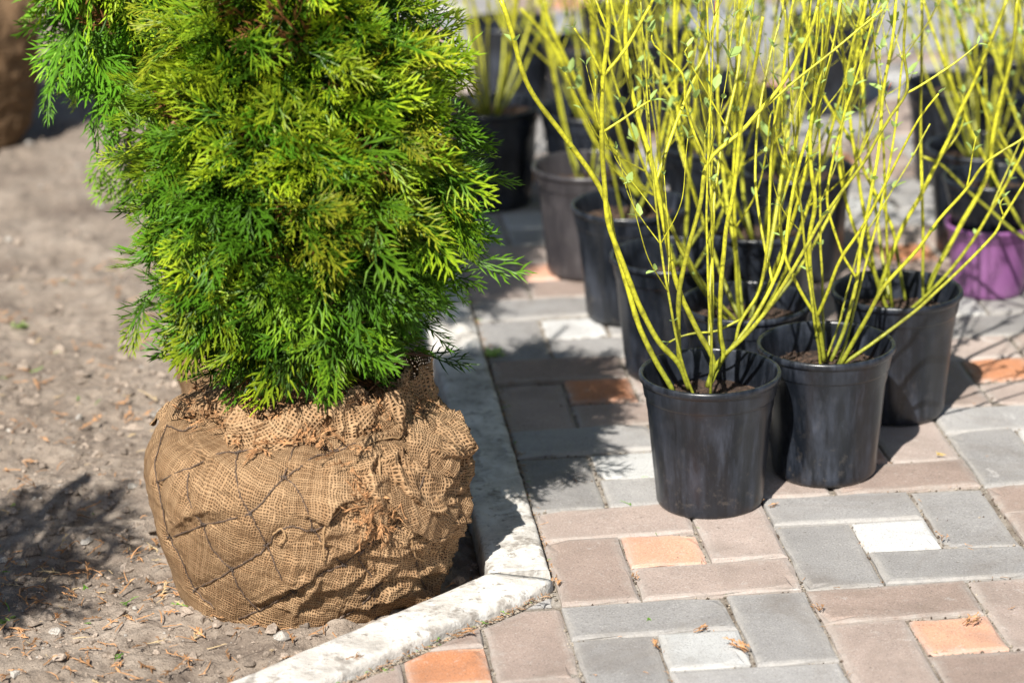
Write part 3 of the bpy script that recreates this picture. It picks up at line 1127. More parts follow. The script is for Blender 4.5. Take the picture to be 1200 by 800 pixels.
FOLDS = [ZF([(195, 300), (190, 260), (215, 225), (270, 200)], .010, .020),
         ZF([(190, 262), (210, 310), (260, 345)], .007, .012),
         ZF([(45, 215), (110, 190), (200, 190), (270, 160)], .009, .02),
         ZF([(510, 520), (520, 450), (560, 410), (620, 400), (650, 430)], .014, .020),
         ZF([(520, 560), (580, 520), (620, 480), (660, 440)], .010, .02),
         ZF([(640, 300), (620, 350), (640, 410), (690, 440)], .012, .018),
         ZF([(690, 270), (680, 330), (700, 390), (760, 420), (830, 400)], .013, .018),
         ZF([(740, 270), (770, 300), (830, 310), (870, 280)], .016, .022),
         ZF([(700, 500), (760, 450), (820, 460), (870, 440)], .013, .018),
         ZF([(560, 560), (640, 545), (720, 520), (790, 500), (870, 490)], .010, .016),
         ZF([(600, 640), (680, 600), (760, 590), (840, 560)], .009, .016),
         ZF([(700, 690), (770, 650), (830, 640)], .008, .014),
         ZF([(500, 600), (480, 640), (440, 690), (430, 730)], .007, .014),
         ZF([(600, 300), (660, 270), (720, 250), (800, 240)], .010, .015),
         ZF([(330, 690), (400, 640), (470, 600), (540, 560)], .006, .014),
         ZF([(390, 640), (440, 620), (500, 570)], .004, .008),
         ZF([(230, 370), (290, 400), (300, 450), (330, 500)], .006, .016),
         ZF([(120, 480), (180, 440), (250, 430)], .005, .016),
         ZF([(420, 500), (440, 560), (420, 620)], .005, .012),
         ZF([(480, 650), (560, 620), (620, 590)], .008, .014),
         ZF([(560, 700), (640, 670), (700, 640)], .007, .012),
         ZF([(330, 300), (400, 330), (480, 330), (560, 360)], .005, .018),
         ZF([(560, 250), (640, 230), (720, 190), (790, 190)], .012, .016),
         ZF([(820, 200), (850, 270), (870, 330)], .014, .02)]


def wr(X):
    a = np.clip((X[:, 0] - (T1[0] + 0.03)) / 0.10, 0, 1)
    b = np.clip((0.55 - (X[:, 1] - T1[1])) / 0.5, 0, 1)
    return a * b


rb, wires3, X2, NB = build_ball(tree, ball, WIRES, FOLDS, wr)
wm = Mesh()
for L_ in wires3:
    LL = smooth_line(L_[::2], 3)
    LL = LL + 0.0004 * RNG.normal(0, 1, LL.shape)
    V_, F_ = tube(LL, 0.0007, 5)
    wm.add(V_, F_, (0.11, 0.075, 0.055))
    off = np.stack([np.sin(np.arange(len(LL)) * 1.3), np.cos(np.arange(len(LL)) * 1.3), np.sin(np.arange(len(LL)) * 1.3 + 1.5)], 1) * 0.0009
    V_, F_ = tube(LL + off * .7, 0.0005, 4)
    wm.add(V_, F_, (0.14, 0.10, 0.08))
# twisted knots where wires cross
for q in Z([(320, 441), (412, 350), (365, 535), (270, 592), (430, 650), (485, 492), (200, 472), (740, 565), (290, 296), (560, 578), (178, 642), (110, 512)]):
    c_ = ball.hit(*q)
    k = np.argmin(((X2.reshape(-1, 3) - c_) ** 2).sum(1))
    c_ = X2.reshape(-1, 3)[k] + NB.reshape(-1, 3)[k] * 0.002
    tt_ = np.linspace(0, 9, 26)
    ax = unit(RNG.normal(0, 1, 3))
    e1 = unit(np.cross(ax, [0, 0, 1]))
    e2 = np.cross(ax, e1)
    P_ = c_ + np.outer((tt_ - 4.5) * 0.0009, ax) + 0.0016 * (np.outer(np.cos(tt_ * 2), e1) + np.outer(np.sin(tt_ * 2), e2))
    V_, F_ = tube(P_, 0.0007, 4)
    wm.add(V_, F_, (0.11, 0.085, 0.07))
wire_o = wm.build('wire_basket', M['wire'], rb)


def ball_n(c_):
    return lambda q: unit(np.array([q[0] - c_[0], q[1] - c_[1], (q[2] - 0.10) * 0.7]))


XX1 = X2.reshape(-1, 3)


def on_ball(u, v, off=0.0):
    c_ = ball.hit(u, v)
    k = np.argmin(((XX1 - c_) ** 2).sum(1))
    return XX1[k] + NB.reshape(-1, 3)[k] * off


bn_ = ball_n(T1)
# overlapping loose cloth: collar about the trunk and bunches on the right shoulder
zt = 0.222
for (a0, a1, r0, hgt, sd, tilt) in ((-2.6, -0.9, 0.082, 0.055, 1.3, 0.5), (-1.3, 0.5, 0.120, 0.050, 2.1, 0.3), (0.3, 3.9, 0.10, 0.05, 3.7, 0.5),
                                    (-2.2, -0.6, 0.128, 0.042, 5.2, 0.1), (-0.9, 0.9, 0.150, 0.05, 6.6, 0.1), (-2.3, -1.2, 0.062, 0.075, 11.2, .05), (-1.5, -0.3, 0.070, 0.070, 14.6, .0)):
    pts = []
    for a in np.linspace(a0, a1, 9):
        rr_ = r0 * (1 + 0.10 * math.sin(a * 5 + sd))
        pts.append(np.array([T1[0] + rr_ * math.cos(a), T1[1] + rr_ * math.sin(a), zt + 0.008 + 0.006 * math.sin(a * 7 + sd)]))
    tf = lambda q, tl=tilt: unit(np.array([q[0] - T1[0], q[1] - T1[1], 0]) / (np.hypot(q[0] - T1[0], q[1] - T1[1])) + np.array([0, 0, tl + 0.2]))
    cloth_patch(rb, pts, tf, hgt, sd, ruffle=0.013, lift=0.004, nu=150, nv_=30)
for (px, wd, sd) in (([(640, 250), (700, 235), (770, 250), (850, 230)], [.02, .04, .045, .03], 8.1),
                     ([(700, 300), (760, 290), (830, 330)], [.03, .05, .03], 9.4),
                     ([(560, 420), (600, 400), (640, 430), (660, 470)], [.012, .032, .034, .012], 4.4),
                     ([(650, 380), (700, 420), (770, 430), (850, 420)], [.02, .04, .045, .03], 7.7),
                     ([(50, 210), (100, 190), (180, 185), (260, 165)], [.02, .035, .035, .02], 12.3)):
    cloth_patch(rb, [on_ball(*q, 0.003) for q in Z(px)], bn_, wd, sd, ruffle=0.006, lift=0.004, mat='burlap', nu=70, nv_=24)
# loose jute strings
for pl in ([(505, 560), (515, 480), (530, 440), (560, 410)], [(585, 370), (620, 400), (650, 460), (655, 470)], [(720, 430), (730, 520), (760, 560)],
           [(640, 300), (650, 360), (640, 430)], [(760, 400), (790, 430), (840, 410)], [(380, 500), (400, 480), (412, 500), (395, 520)],
           [(800, 200), (850, 240), (860, 330)], [(700, 250), (640, 300), (600, 310)]):
    L_ = smooth_line([on_ball(*q, 0.005) for q in Z(pl)], 6)
    V_, F_ = tube(L_ + RNG.normal(0, 0.0005, L_.shape), 0.0011, 5)
    jm = Mesh()
    jm.add(V_, F_, (0.42, 0.27, 0.14))
    jm.build('jute_string', M['litter'], rb)

# trunk, side stems
tk = Mesh()
for (dx, dy, h, r_) in ((0, 0, 0.80, 0.011), (0.03, -0.015, 0.55, 0.007), (-0.03, 0.01, 0.6, 0.007), (0.01, 0.035, 0.5, 0.006), (-0.015, -0.03, 0.45, 0.005), (0.05, 0.01, 0.4, 0.005)):
    a = np.array([T1[0] + dx * .6, T1[1] + dy * .6, 0.20])
    b = np.array([T1[0] + 0.015 + dx * 1.8, T1[1] + dy * 1.8, 0.2 + h])
    mid_ = (a + b) / 2 + np.array([dx * .5, dy * .5, 0])
    L_ = smooth_line([a, mid_, b], 8)
    V_, F_ = tube(L_, np.linspace(r_, r_ * .3, len(L_)), 8)
    tk.add(V_, F_, (0.13, 0.08, 0.055))
tk.build('trunk', M['bark'], tree)
PROF1 = [(0, .045), (.06, .085), (.14, .140), (.27, .168), (.45, .168), (.62, .150), (.78, .130), (.90, .108), (.96, .085), (1.0, .03)]
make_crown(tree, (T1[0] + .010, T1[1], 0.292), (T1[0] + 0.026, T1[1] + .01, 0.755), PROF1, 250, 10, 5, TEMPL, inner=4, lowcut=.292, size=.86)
# a lone dark spray reaching over the kerb and a few hanging low
lone = Sprays()
pA = on_plane(480, 415, np.array([T1[0], T1[1] - 0.02, .25]), 0)
lone.put(TEMPL[1], pA + np.array([0.015, 0, -0.004]), (1, -0.1, 0.02), (0.1, -0.5, 1), 0.80, GREEN_MID * .5, GREEN_DEEP * .8, GREEN_DEEP * .6)
V_, F_ = tube(smooth_line([np.array([T1[0] + .05, T1[1], .27]), pA + np.array([-.03, 0, .004]), pA + np.array([.03, 0, -.004])], 4), .0016, 5)
lone.m.add(V_, F_, (0.12, 0.07, 0.045))
lone.m.build('low_spray', M['foliage'], tree, smooth=False)

# ---- second tree behind, leaning left
T2 = np.array([-0.350, 0.66])
tree2 = tag(empty('thuja_tree'), 'second green thuja half hidden behind the large one, branch hanging low', 'thuja', 'balled thujas on the soil')
ball2 = Ball(T2[0], T2[1], 0.112, -0.04, 0.165, 8.8, 260, 110)
rb2, w2_, X22, _ = build_ball(tree2, ball2)
V_, F_ = tube(smooth_line([(T2[0], T2[1], .15), (T2[0] - .03, T2[1], .6), (T2[0] - .02, T2[1], 1.2)], 6), np.linspace(.012, .004, 13), 8)
q = Mesh(); q.add(V_, F_, (0.13, 0.08, 0.055)); q.build('trunk', M['bark'], tree2)
PROF2 = [(0, .06), (.08, .12), (.2, .155), (.4, .17), (.6, .15), (.8, .10), (1, .02)]
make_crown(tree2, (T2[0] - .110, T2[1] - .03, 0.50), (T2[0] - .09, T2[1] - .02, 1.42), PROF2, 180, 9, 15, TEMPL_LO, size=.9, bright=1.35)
hang = Sprays()
rg = np.random.default_rng(4)
for (u_, v_) in ((165, 150), (150, 175), (135, 190), (120, 195), (158, 205), (170, 225), (150, 235), (165, 185), (110, 185), (140, 160), (125, 175), (150, 190), (140, 210), (160, 240), (172, 170), (180, 200), (130, 205), (155, 222), (145, 200), (175, 245)):
    P_ = on_plane(u_, v_, np.array([T2[0], T2[1], .3]), 0) + rg.normal(0, .01, 3)
    hang.put(TEMPL_LO[rg.integers(6)], P_ + np.array([.03, 0, .02]), (-.7 + rg.normal(0, .2), rg.normal(0, .3), -.5), (0, -.7, .6), .7, np.array([.30, .52, .04]), np.array([.14, .30, .02]))
V_, F_ = tube(smooth_line([on_plane(300, 60, np.array([T2[0], T2[1], .3]), 0), on_plane(180, 120, np.array([T2[0], T2[1], .3]), 0), on_plane(150, 160, np.array([T2[0], T2[1], .3]), 0), on_plane(160, 215, np.array([T2[0], T2[1], .3]), 0)], 5), np.linspace(.004, .0015, 16), 5)
hang.m.add(V_, F_, (0.16, 0.09, 0.05))
hang.m.build('hanging_branch', M['foliage'], tree2, smooth=False)

# ---- third tree, far left: its ball is cut by the edge of the photograph
T3 = np.array([-0.955, 2.50])
tree3 = tag(empty('thuja_tree'), 'distant thuja whose brown burlap ball stands at the upper left edge', 'thuja', 'balled thujas on the soil')
ball3 = Ball(T3[0], T3[1], 0.215, -0.04, 0.30, 12.4, 260, 120, rough=2.2)
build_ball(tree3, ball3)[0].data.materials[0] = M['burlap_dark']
V_, F_ = tube([(T3[0], T3[1], .25), (T3[0] + .01, T3[1], .7), (T3[0], T3[1], 1.2)], .012, 8)
q = Mesh(); q.add(V_, F_, (0.13, 0.08, 0.055)); q.build('trunk', M['bark'], tree3)
make_crown(tree3, (T3[0], T3[1], 0.42), (T3[0], T3[1], 1.35), PROF2, 90, 4, 25, TEMPL_LO)
# ---- fourth tree, just outside the left edge: its shade falls across the soil in view
T4 = np.array([-1.02, -0.34])
tree4 = tag(empty('thuja_tree'), 'thuja just outside the left edge that shades the soil', 'thuja', 'balled thujas on the soil')
ball4 = Ball(T4[0], T4[1], 0.17, -0.04, 0.22, 22.4, 160, 80)
build_ball(tree4, ball4)
V_, F_ = tube([(T4[0], T4[1], .2), (T4[0], T4[1], .7), (T4[0], T4[1], 1.0)], .012, 8)
q = Mesh(); q.add(V_, F_, (0.13, 0.08, 0.055)); q.build('trunk', M['bark'], tree4)
make_crown(tree4, (T4[0], T4[1], 0.40), (T4[0] + .04, T4[1], .92), [(0, .06), (.2, .11), (.5, .12), (.8, .08), (1, .02)], 50, 4, 35, TEMPL_LO)


# ------------------------------------------------------------------ loose litter: dry sprigs, clods, pebbles
def litter_bit(rg, kind):
    """small dry brown sprig or needle, lying in XY"""
    mm = Mesh()
    c = np.array([0.40, 0.215, 0.10]) * rg.uniform(0.5, 1.35)
    if kind == 0:
        L_ = rg.uniform(0.008, 0.028)
        b = rg.normal(0, .25)
        P_ = [np.array([L_ * s_, b * L_ * s_ * s_, 0.001 + 0.002 * math.sin(3 * s_)]) for s_ in np.linspace(0, 1, 4)]
        V_, F_ = twig3(P_, [.0007, .0008, .0006, 0], .0007, np.array([0, 0, 1.0]))
        mm.add(V_, F_, c)
    else:
        L_ = rg.uniform(0.014, 0.035)
        P_ = [np.array([L_ * s_, 0.2 * L_ * s_ * s_, 0.0015 + .003 * s_]) for s_ in np.linspace(0, 1, 4)]
        V_, F_ = twig3(P_, [.0008, .0009, .0008, 0], .0008, np.array([0, 0, 1.0]))
        mm.add(V_, F_, c * .8)
        for i in range(rg.integers(3, 8)):
            s_ = rg.uniform(.1, .95)
            p0 = np.array([L_ * s_, 0.2 * L_ * s_ * s_, 0.0015 + .003 * s_])
            a = (1 if i % 2 else -1) * R(rg.uniform(20, 45))
            l2 = L_ * rg.uniform(.2, .45)
            e = p0 + l2 * np.array([math.cos(a), math.sin(a), rg.uniform(-.1, .35)])
            m2 = (p0 + e) / 2 + np.array([0, 0, l2 * .12])
            V_, F_ = twig3([p0, m2, e], [.0007, .0009, 0], .0007, np.array([0, 0, 1.0]))
            mm.add(V_, F_, c * rg.uniform(.85, 1.3))
    return np.concatenate(mm.v), np.concatenate(mm.f), np.concatenate(mm.c)


rg = np.random.default_rng(77)
BITS = [litter_bit(rg, 0) for _ in range(10)] + [litter_bit(rg, 1) for _ in range(16)]


def put_bit(mm, b, pos, yaw, s=1.0, nrm=None, tint=None):
    V_, F_, C = b
    c_, s_ = math.cos(yaw), math.sin(yaw)
    Vr = V_ * s
    Vr = np.stack([Vr[:, 0] * c_ - Vr[:, 1] * s_, Vr[:, 0] * s_ + Vr[:, 1] * c_, Vr[:, 2]], 1)
    if nrm is not None:
        nrm = unit(np.asarray(nrm, float))
        x_ = unit(np.cross([0, 1, 0.1], nrm))
        y_ = np.cross(nrm, x_)
        Vr = Vr[:, :1] * x_ + Vr[:, 1:2] * y_ + Vr[:, 2:] * nrm
    mm.add(Vr + pos, F_, C if tint is None else C * 0 + tint)


# litter lying on the root ball
lb = Mesh()
cnt = 0
while cnt < 1300:
    a = rg.uniform(-math.pi, math.pi)
    k = int(rg.uniform(0.74, 0.99) * (ball.nv - 1))
    i = int((a % (2 * math.pi)) / (2 * math.pi) * ball.na)
    P_, n_ = X2[k, i], NB[k, i]
    if n_[2] < 0.3 and rg.random() > 0.25: continue
    put_bit(lb, BITS[rg.integers(len(BITS))], P_ + n_ * rg.uniform(.001, .010), rg.uniform(0, 6.28), rg.uniform(.5, 1.2), n_ + rg.normal(0, .35, 3))
    cnt += 1
for (u_, v_, n_) in ((610, 400, 26), (640, 430, 26), (620, 470, 22), (350, 255, 14), (560, 300, 14), (320, 180, 24), (350, 290, 8), (357, 750, 3), (430, 262, 14), (480, 250, 16)):
    for _ in range(n_):
        uu, vv = Z([(u_ + rg.normal(0, 16), v_ + rg.normal(0, 16))])[0]
        P_ = on_ball(uu, vv, rg.uniform(.004, .014))
        put_bit(lb, BITS[10 + rg.integers(16)], P_, rg.uniform(0, 6.28), rg.uniform(.55, 1.1), bn_(P_) + rg.normal(0, .5, 3))
tag(lb.build('dry_needle_litter', M['litter'], rb, smooth=False), kind='stuff')

# on the soil
OCT = np.array([(1, 0, 0), (0, 1, 0), (-1, 0, 0), (0, -1, 0), (0, 0, 1), (0, 0, -1)], float)
OF = np.array([(0, 1, 4), (1, 2, 4), (2, 3, 4), (3, 0, 4), (1, 0, 5), (2, 1, 5), (3, 2, 5), (0, 3, 5)])


def ico(sub=1):
    V_, F_ = OCT, OF
    for _ in range(sub):
        nv_, nf, mp = list(V_), [], {}
        def mid(a, b):
            k_ = (min(a, b), max(a, b))
            if k_ not in mp:
                q_ = nv_[a] + nv_[b]
                nv_.append(q_ / np.linalg.norm(q_)); mp[k_] = len(nv_) - 1
            return mp[k_]
        for a, b, c in F_:
            ab, bc, ca = mid(a, b), mid(b, c), mid(c, a)
            nf += [(a, ab, ca), (b, bc, ab), (c, ca, bc), (ab, bc, ca)]
        V_, F_ = np.array(nv_), np.array(nf)
    return V_, F_


I1 = ico(1)
cl = Mesh()
ls = Mesh()
for k in range(19000):
    if rg.random() < 0.72:
        x, y = rg.uniform(-0.95, -0.08), rg.uniform(-0.35, 1.1)
    else:
        x, y = rg.uniform(-1.25, -0.08), rg.uniform(1.1, 3.6)
    sd_ = float(soil_side(np.array(x), np.array(y)))
    if sd_ < 0.004: continue
    s_ = 0.0011 * (1 / (1 - rg.random() * 0.985)) ** 0.52
    if k < 160: s_ = rg.uniform(.006, .017)
    z = float(soil_h(np.array([x]), np.array([y]))[0]) if k % 1 == 0 else 0
    V_ = (I1[0] if s_ > 0.003 else OCT) * rg.uniform(.65, 1.15, 3) * s_ * (1 + 0.22 * rg.normal(0, 1, (len(I1[0]) if s_ > 0.003 else 6, 1)))
    a = rg.uniform(0, 6.28)
    V_ = np.stack([V_[:, 0] * math.cos(a) - V_[:, 1] * math.sin(a), V_[:, 0] * math.sin(a) + V_[:, 1] * math.cos(a), V_[:, 2] * .75], 1)
    c = np.array([.33, .27, .22]) * rg.uniform(.55, 1.35)
    if rg.random() < .05: c = np.array([.45, .42, .38])
    cl.add(V_ + (x, y, z + s_ * .25), I1[1] if s_ > 0.003 else OF, c)
tag(cl.build('soil_clods', M['clod'], None, smooth=False), 'crumbs and small clods strewn over the dry soil', 'soil clods', kind='stuff')
for k in range(1500):
    x, y = rg.uniform(-0.95, -0.08), rg.uniform(-0.35, 1.6)
    if rg.random() < 0.5: x, y = rg.uniform(-0.85, -0.15), rg.uniform(-0.3, 0.35)
    if float(soil_side(np.array(x), np.array(y))) < 0.004: continue
    z = float(soil_h(np.array([x]), np.array([y]))[0])
    tint = np.array([.12, .26, .03]) * rg.uniform(.7, 1.4) if rg.random() < .035 else (np.array([.5, .38, .22]) if rg.random() < .12 else None)
    put_bit(ls, BITS[rg.integers(len(BITS))], np.array([x, y, z + .003]), rg.uniform(0, 6.28), rg.uniform(.5, 1.25), rg.normal(0, .22, 3) + np.array([0, 0, 1]), tint)
# grit in the joints
gr = Mesh()
for k in range(7500):
    i = rg.integers(-1, 14)
    if rg.random() < .5: x, y = 0.1 * i + rg.normal(0, .0022), rg.uniform(-.35, 1.3)
    else: x, y = rg.uniform(0, 1.4), 0.1 * rg.integers(-3, 12) + rg.normal(0, .0022)
    if rg.random() < .22: x, y = rg.uniform(-.0035, .002), rg.uniform(0.05, 1.6)
    if rg.random() < .15:
        x, y = KA + KN * (KW + .004 + rg.uniform(-.003, .007)) + KD * rg.uniform(-.03, .6)
    if x < -.004 and y > .05: continue
    s_ = rg.uniform(.0007, .0024)
    c = (np.array([.36, .31, .25]) if rg.random() < .7 else np.array([.12, .09, .07])) * rg.uniform(.6, 1.3)
    gr.add(OCT * s_ * rg.uniform(.7, 1.3, 3) + (x, y, -.0042 + s_ * .5), OF, c)
tag(gr.build('joint_grit', M['clod'], None, smooth=False), 'sandy grit lying in the joints of the paving', 'grit', kind='stuff')
# in the joints of the paving and beside the kerb
for k in range(900):
    if rg.random() < 0.45:
        i, j = rg.integers(0, 12), rg.integers(-3, 8)
        if rg.random() < .5: x, y = 0.1 * i + rg.normal(0, .0025), rg.uniform(-.3, .9)
        else: x, y = rg.uniform(0, 1.2), 0.1 * j + rg.normal(0, .0025)
        if rg.random() < .5: continue
    elif rg.random() < 0.5: x, y = rg.normal(0.002, .003), rg.uniform(0.05, 1.6)
    else:
        q_ = KA + KN * (KW + .006 + rg.normal(0, .004)) + KD * rg.uniform(-.02, .6)
        x, y = q_
    tint = np.array([.14, .30, .03]) * rg.uniform(.7, 1.4) if rg.random() < .10 else None
    put_bit(ls, BITS[rg.integers(10 if rg.random() < .7 else 26)], np.array([x, y, .0]), rg.uniform(0, 6.28), rg.uniform(.3, .6), None, tint)
tag(ls.build('dry_needle_litter', M['litter'], None, smooth=False), 'fine dry brown needles scattered over soil and paving joints', 'needle litter', kind='stuff')

# countable dry sprigs lying on the paving
for (u_, v_, s_, yaw, n_, lab) in (
        (533, 748, 1.0, -0.3, 4, 'dry brown thuja sprig on the cut paver left of the kerb corner'),
        (1133, 733, 1.0, 0.5, 5, 'dry brown sprig lying on the orange paver at the lower right'),
        (878, 766, 1.1, 1.9, 6, 'forked dry sprig at the right corner of the lowest white paver'),
        (815, 743, 1.0, 0.25, 4, 'long thin dry twig along the top edge of the lowest white paver'),
        (771, 762, .8, 1.6, 4, 'dry sprig in the joint left of the lowest white paver'),
        (745, 680, .6, 1.2, 4, 'small dry tuft below the orange paver nearest the kerb corner'),
        (851, 607, .7, 0.9, 4, 'small dry sprig at the foot of the frontmost black pot'),
        (897, 595, .6, 0.3, 4, 'dry tuft between the two front pots on a brown paver'),
        (960, 718, .7, 1.3, 4, 'dry tuft in the joint left of the lower right orange paver'),
        (1105, 634, .6, 1.0, 4, 'dry tuft at the right corner of the white paver by the front pots'),
        (652, 687, .7, 1.4, 4, 'dry leaf scrap beside the kerb corner tip'),
        (1108, 536, .7, 2.7, 3, 'small yellow dry leaf scrap right of the second front pot'),
        (405, 782, 1.1, 0.4, 7, 'heap of dry needles in the gap along the slanting kerb')):
    mm = Mesh()
    P_ = ground(u_, v_, .001)
    for i in range(n_):
        put_bit(mm, BITS[10 + rg.integers(16)], np.array([rg.normal(0, .004), rg.normal(0, .003), .001 + .0015 * i]), yaw + rg.normal(0, .35), s_ * rg.uniform(.7, 1.1) * .9, None,
                np.array([.62, .44, .08]) if 'yellow' in lab else None)
    o = mm.build('dry_sprig', M['litter'], None, smooth=False)
    o.location = P_
    tag(o, lab, 'sprig', 'dry sprigs fallen on the paving')

# ------------------------------------------------------------------ potted dogwoods
def pot_mesh(mat, Rt=0.0925, Rb=0.070, H=0.183, seg=72, flutes=True):
    outer = [(Rb * .30, 0.006), (Rb * .80, 0.004), (Rb * .86, 0.0), (Rb * .955, 0.0015), (Rb * 1.0, 0.007), (Rb * 1.01, 0.014)]
    zs = 0.150 * H / .183
    Rm = Rt * 0.905
    for q in np.linspace(0.08, 1, 12): outer.append((Rb * 1.01 + (Rm - Rb * 1.01) * q ** 0.9, 0.014 + (zs - .014) * q))
    outer += [(Rm + .0004, zs + .0008), (Rm + .0016, zs + .0018), (Rm + .0022, zs + .004), (Rt * .955, H - .0125), (Rt * .958, H - .0105), (Rt * .985, H - .0090), (Rt * .999, H - .0075), (Rt * 1.003, H - .0050),
              (Rt * .998, H - .0022), (Rt * .985, H - .0004), (Rt * .965, H), (Rt * .945, H - .0008), (Rt * .935, H - .003), (Rt * .928, H - .012), (Rm - .002, zs + .002),
              (Rm * .985 - .002, zs - .006), (Rm * .90, H * .35), (0.002, H * .34)]

    def fl(r_, z_, a_):
        if not flutes: return r_
        w = np.clip((z_ - 0.012) / 0.02, 0, 1) * np.clip((zs - 0.012 - z_) / 0.01, 0, 1) * (r_ > Rb * .9) * 1.0
        return r_ - w * 0.0022 * (np.sign(np.sin(a_ * 9)) * np.abs(np.sin(a_ * 9)) ** 0.35 * .5 + .5)
    V_, F_ = lathe(outer, seg, fl)
    V_[:, :2] *= 1 + 0.004 * np.sin(np.arctan2(V_[:, 1], V_[:, 0]) * 2 + .7)[:, None]
    me_ = mesh_np('pot', V_, F_, mat)
    return me_


def soil_disc(seed, Rm, z, mat):
    rg_ = np.random.default_rng(seed)
    rs = np.linspace(0, Rm, 16)
    a = np.arange(48) / 48 * 2 * np.pi
    V_ = np.stack([rs[:, None] * np.cos(a), rs[:, None] * np.sin(a), 0 * rs[:, None] + 0 * a], -1).reshape(-1, 3)
    V_[:, 2] = z + 0.006 * fbm(V_ + seed, 30, 3) + .004 * fbm(V_ + seed, 110, 2)
    F_ = []
    for i in range(15):
        for j in range(48):
            q_, r_ = i * 48 + j, i * 48 + (j + 1) % 48
            F_ += [(q_, r_, r_ + 48), (q_, r_ + 48, q_ + 48)]
    vs_, fs_, n_ = [V_], [np.array(F_)], len(V_)
    for _ in range(90):
        r_, a_ = Rm * math.sqrt(rg_.random()) * .95, rg_.uniform(0, 6.28)
        c_ = OCT * rg_.uniform(.0015, .0055) * rg_.uniform(.4, 1.2, 3)
        c_ = np.stack([c_[:, 0] * math.cos(a_) - c_[:, 1] * math.sin(a_), c_[:, 0] * math.sin(a_) + c_[:, 1] * math.cos(a_), c_[:, 2]], 1)
        vs_.append(c_ + (r_ * math.cos(a_ * 3), r_ * math.sin(a_ * 3), z + .002))
        fs_.append(OF + n_)
        n_ += 6
    return mesh_np('potting_soil', np.concatenate(vs_), np.concatenate(fs_), mat, smooth=False)


POT = {k: pot_mesh(M[k]) for k in ('plastic', 'plastic_grey', 'plastic_pale')}
YEL = np.array([0.57, 0.56, 0.03])
OLI = np.array([0.20, 0.235, 0.028])


def leaf_geo(rg_, L_, col):
    """small folded ovate leaf growing along +X"""
    w = L_ * .28
    V_ = np.array([(0, 0, 0), (L_ * .35, w, .18 * w), (L_ * .35, -w, .18 * w), (L_ * .40, 0, -.15 * w), (L_ * .75, w * .75, -.05 * L_), (L_ * .75, -w * .75, -.05 * L_), (L_, 0, -.16 * L_), (L_ * .75, 0, -.10 * L_)])
    F_ = np.array([(0, 3, 1), (0, 2, 3), (1, 3, 7), (1, 7, 4), (2, 5, 7), (2, 7, 3), (4, 7, 6), (7, 5, 6)])
    return V_, F_, np.broadcast_to(col, (8, 3))


def put_leaf(lm, rg_, P_, d, L_):
    col = np.array([.40, .56, .17]) * rg_.uniform(.7, 1.3)
    V_, F_, C = leaf_geo(rg_, L_, col)
    d = unit(d)
    s_ = unit(np.cross([0, 0, 1.0], d) + rg_.normal(0, .2, 3))
    n_ = np.cross(d, s_)
    lm.add(P_ + V_[:, :1] * d + V_[:, 1:2] * s_ + V_[:, 2:] * n_, F_, C)


def leaf_pair(lm, rg_, P_, axis, L_):
    axis = unit(axis)
    s_ = unit(np.cross(axis, rg_.normal(0, 1, 3)))
    for sg in (1, -1):
        put_leaf(lm, rg_, P_, axis * rg_.uniform(.6, 1.3) + s_ * sg * rg_.uniform(.4, 1), L_ * rg_.uniform(.85, 1.45))


def add_stem(sm, lm, rg_, P_, r0, r1, hue=0.0, leaves=.3, snag=0.0, z_of=None):
    """one stem through points: nodes swell with a dark ring, colour goes from olive at the foot to yellow"""
    L_ = smooth_line(P_, 8)
    cum = np.concatenate([[0], np.cumsum(np.linalg.norm(np.diff(L_, axis=0), axis=1))])
    tot = cum[-1]
    m_ = max(6, int(tot / 0.008))
    ss = np.linspace(0, tot, m_)
    C = np.stack([np.interp(ss, cum, L_[:, k]) for k in range(3)], 1)
    C = C + np.stack([np.interp(ss, np.arange(0, tot + .05, .04), rg_.normal(0, .0005, len(np.arange(0, tot + .05, .04)))) for _ in range(3)], 1) * np.clip(ss / .03, 0, 1)[:, None] * np.clip((tot - ss) / .02, 0, 1)[:, None]
    rad = r0 + (r1 - r0) * (ss / tot)
    nodes_ = np.cumsum(rg_.uniform(.035, .065, 40)) + rg_.uniform(0, .02)
    nodes_ = nodes_[nodes_ < tot - .01]
    ring = np.zeros(m_)
    for q_ in nodes_:
        k_ = np.argmin(abs(ss - q_)); ring[k_] = 1
    rad = rad * .80
    rad = rad * (1 + .13 * ring)
    V_, F_ = tube(C, rad, 7)
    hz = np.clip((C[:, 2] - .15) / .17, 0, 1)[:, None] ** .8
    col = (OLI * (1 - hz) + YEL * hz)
    col = col * (1 - hue) + np.array([.42, .43, .04]) * hue
    tone = 1 + .17 * np.interp(ss, np.linspace(0, tot, 9), rg_.normal(0, 1, 9))[:, None]
    col = col * tone * (1 - .38 * ring[:, None])
    col = np.vstack([np.repeat(col, 7, 0), col[0], col[-1]])
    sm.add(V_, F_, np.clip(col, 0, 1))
    for q_ in nodes_:
        k_ = np.argmin(abs(ss - q_))
        if rg_.random() < leaves:
            leaf_pair(lm, rg_, C[k_], C[min(k_ + 1, m_ - 1)] - C[k_ - 1], rg_.uniform(.008, .019) * min(1, max(.4, (C[k_][2] - .1) * 3)))
    return C, rad


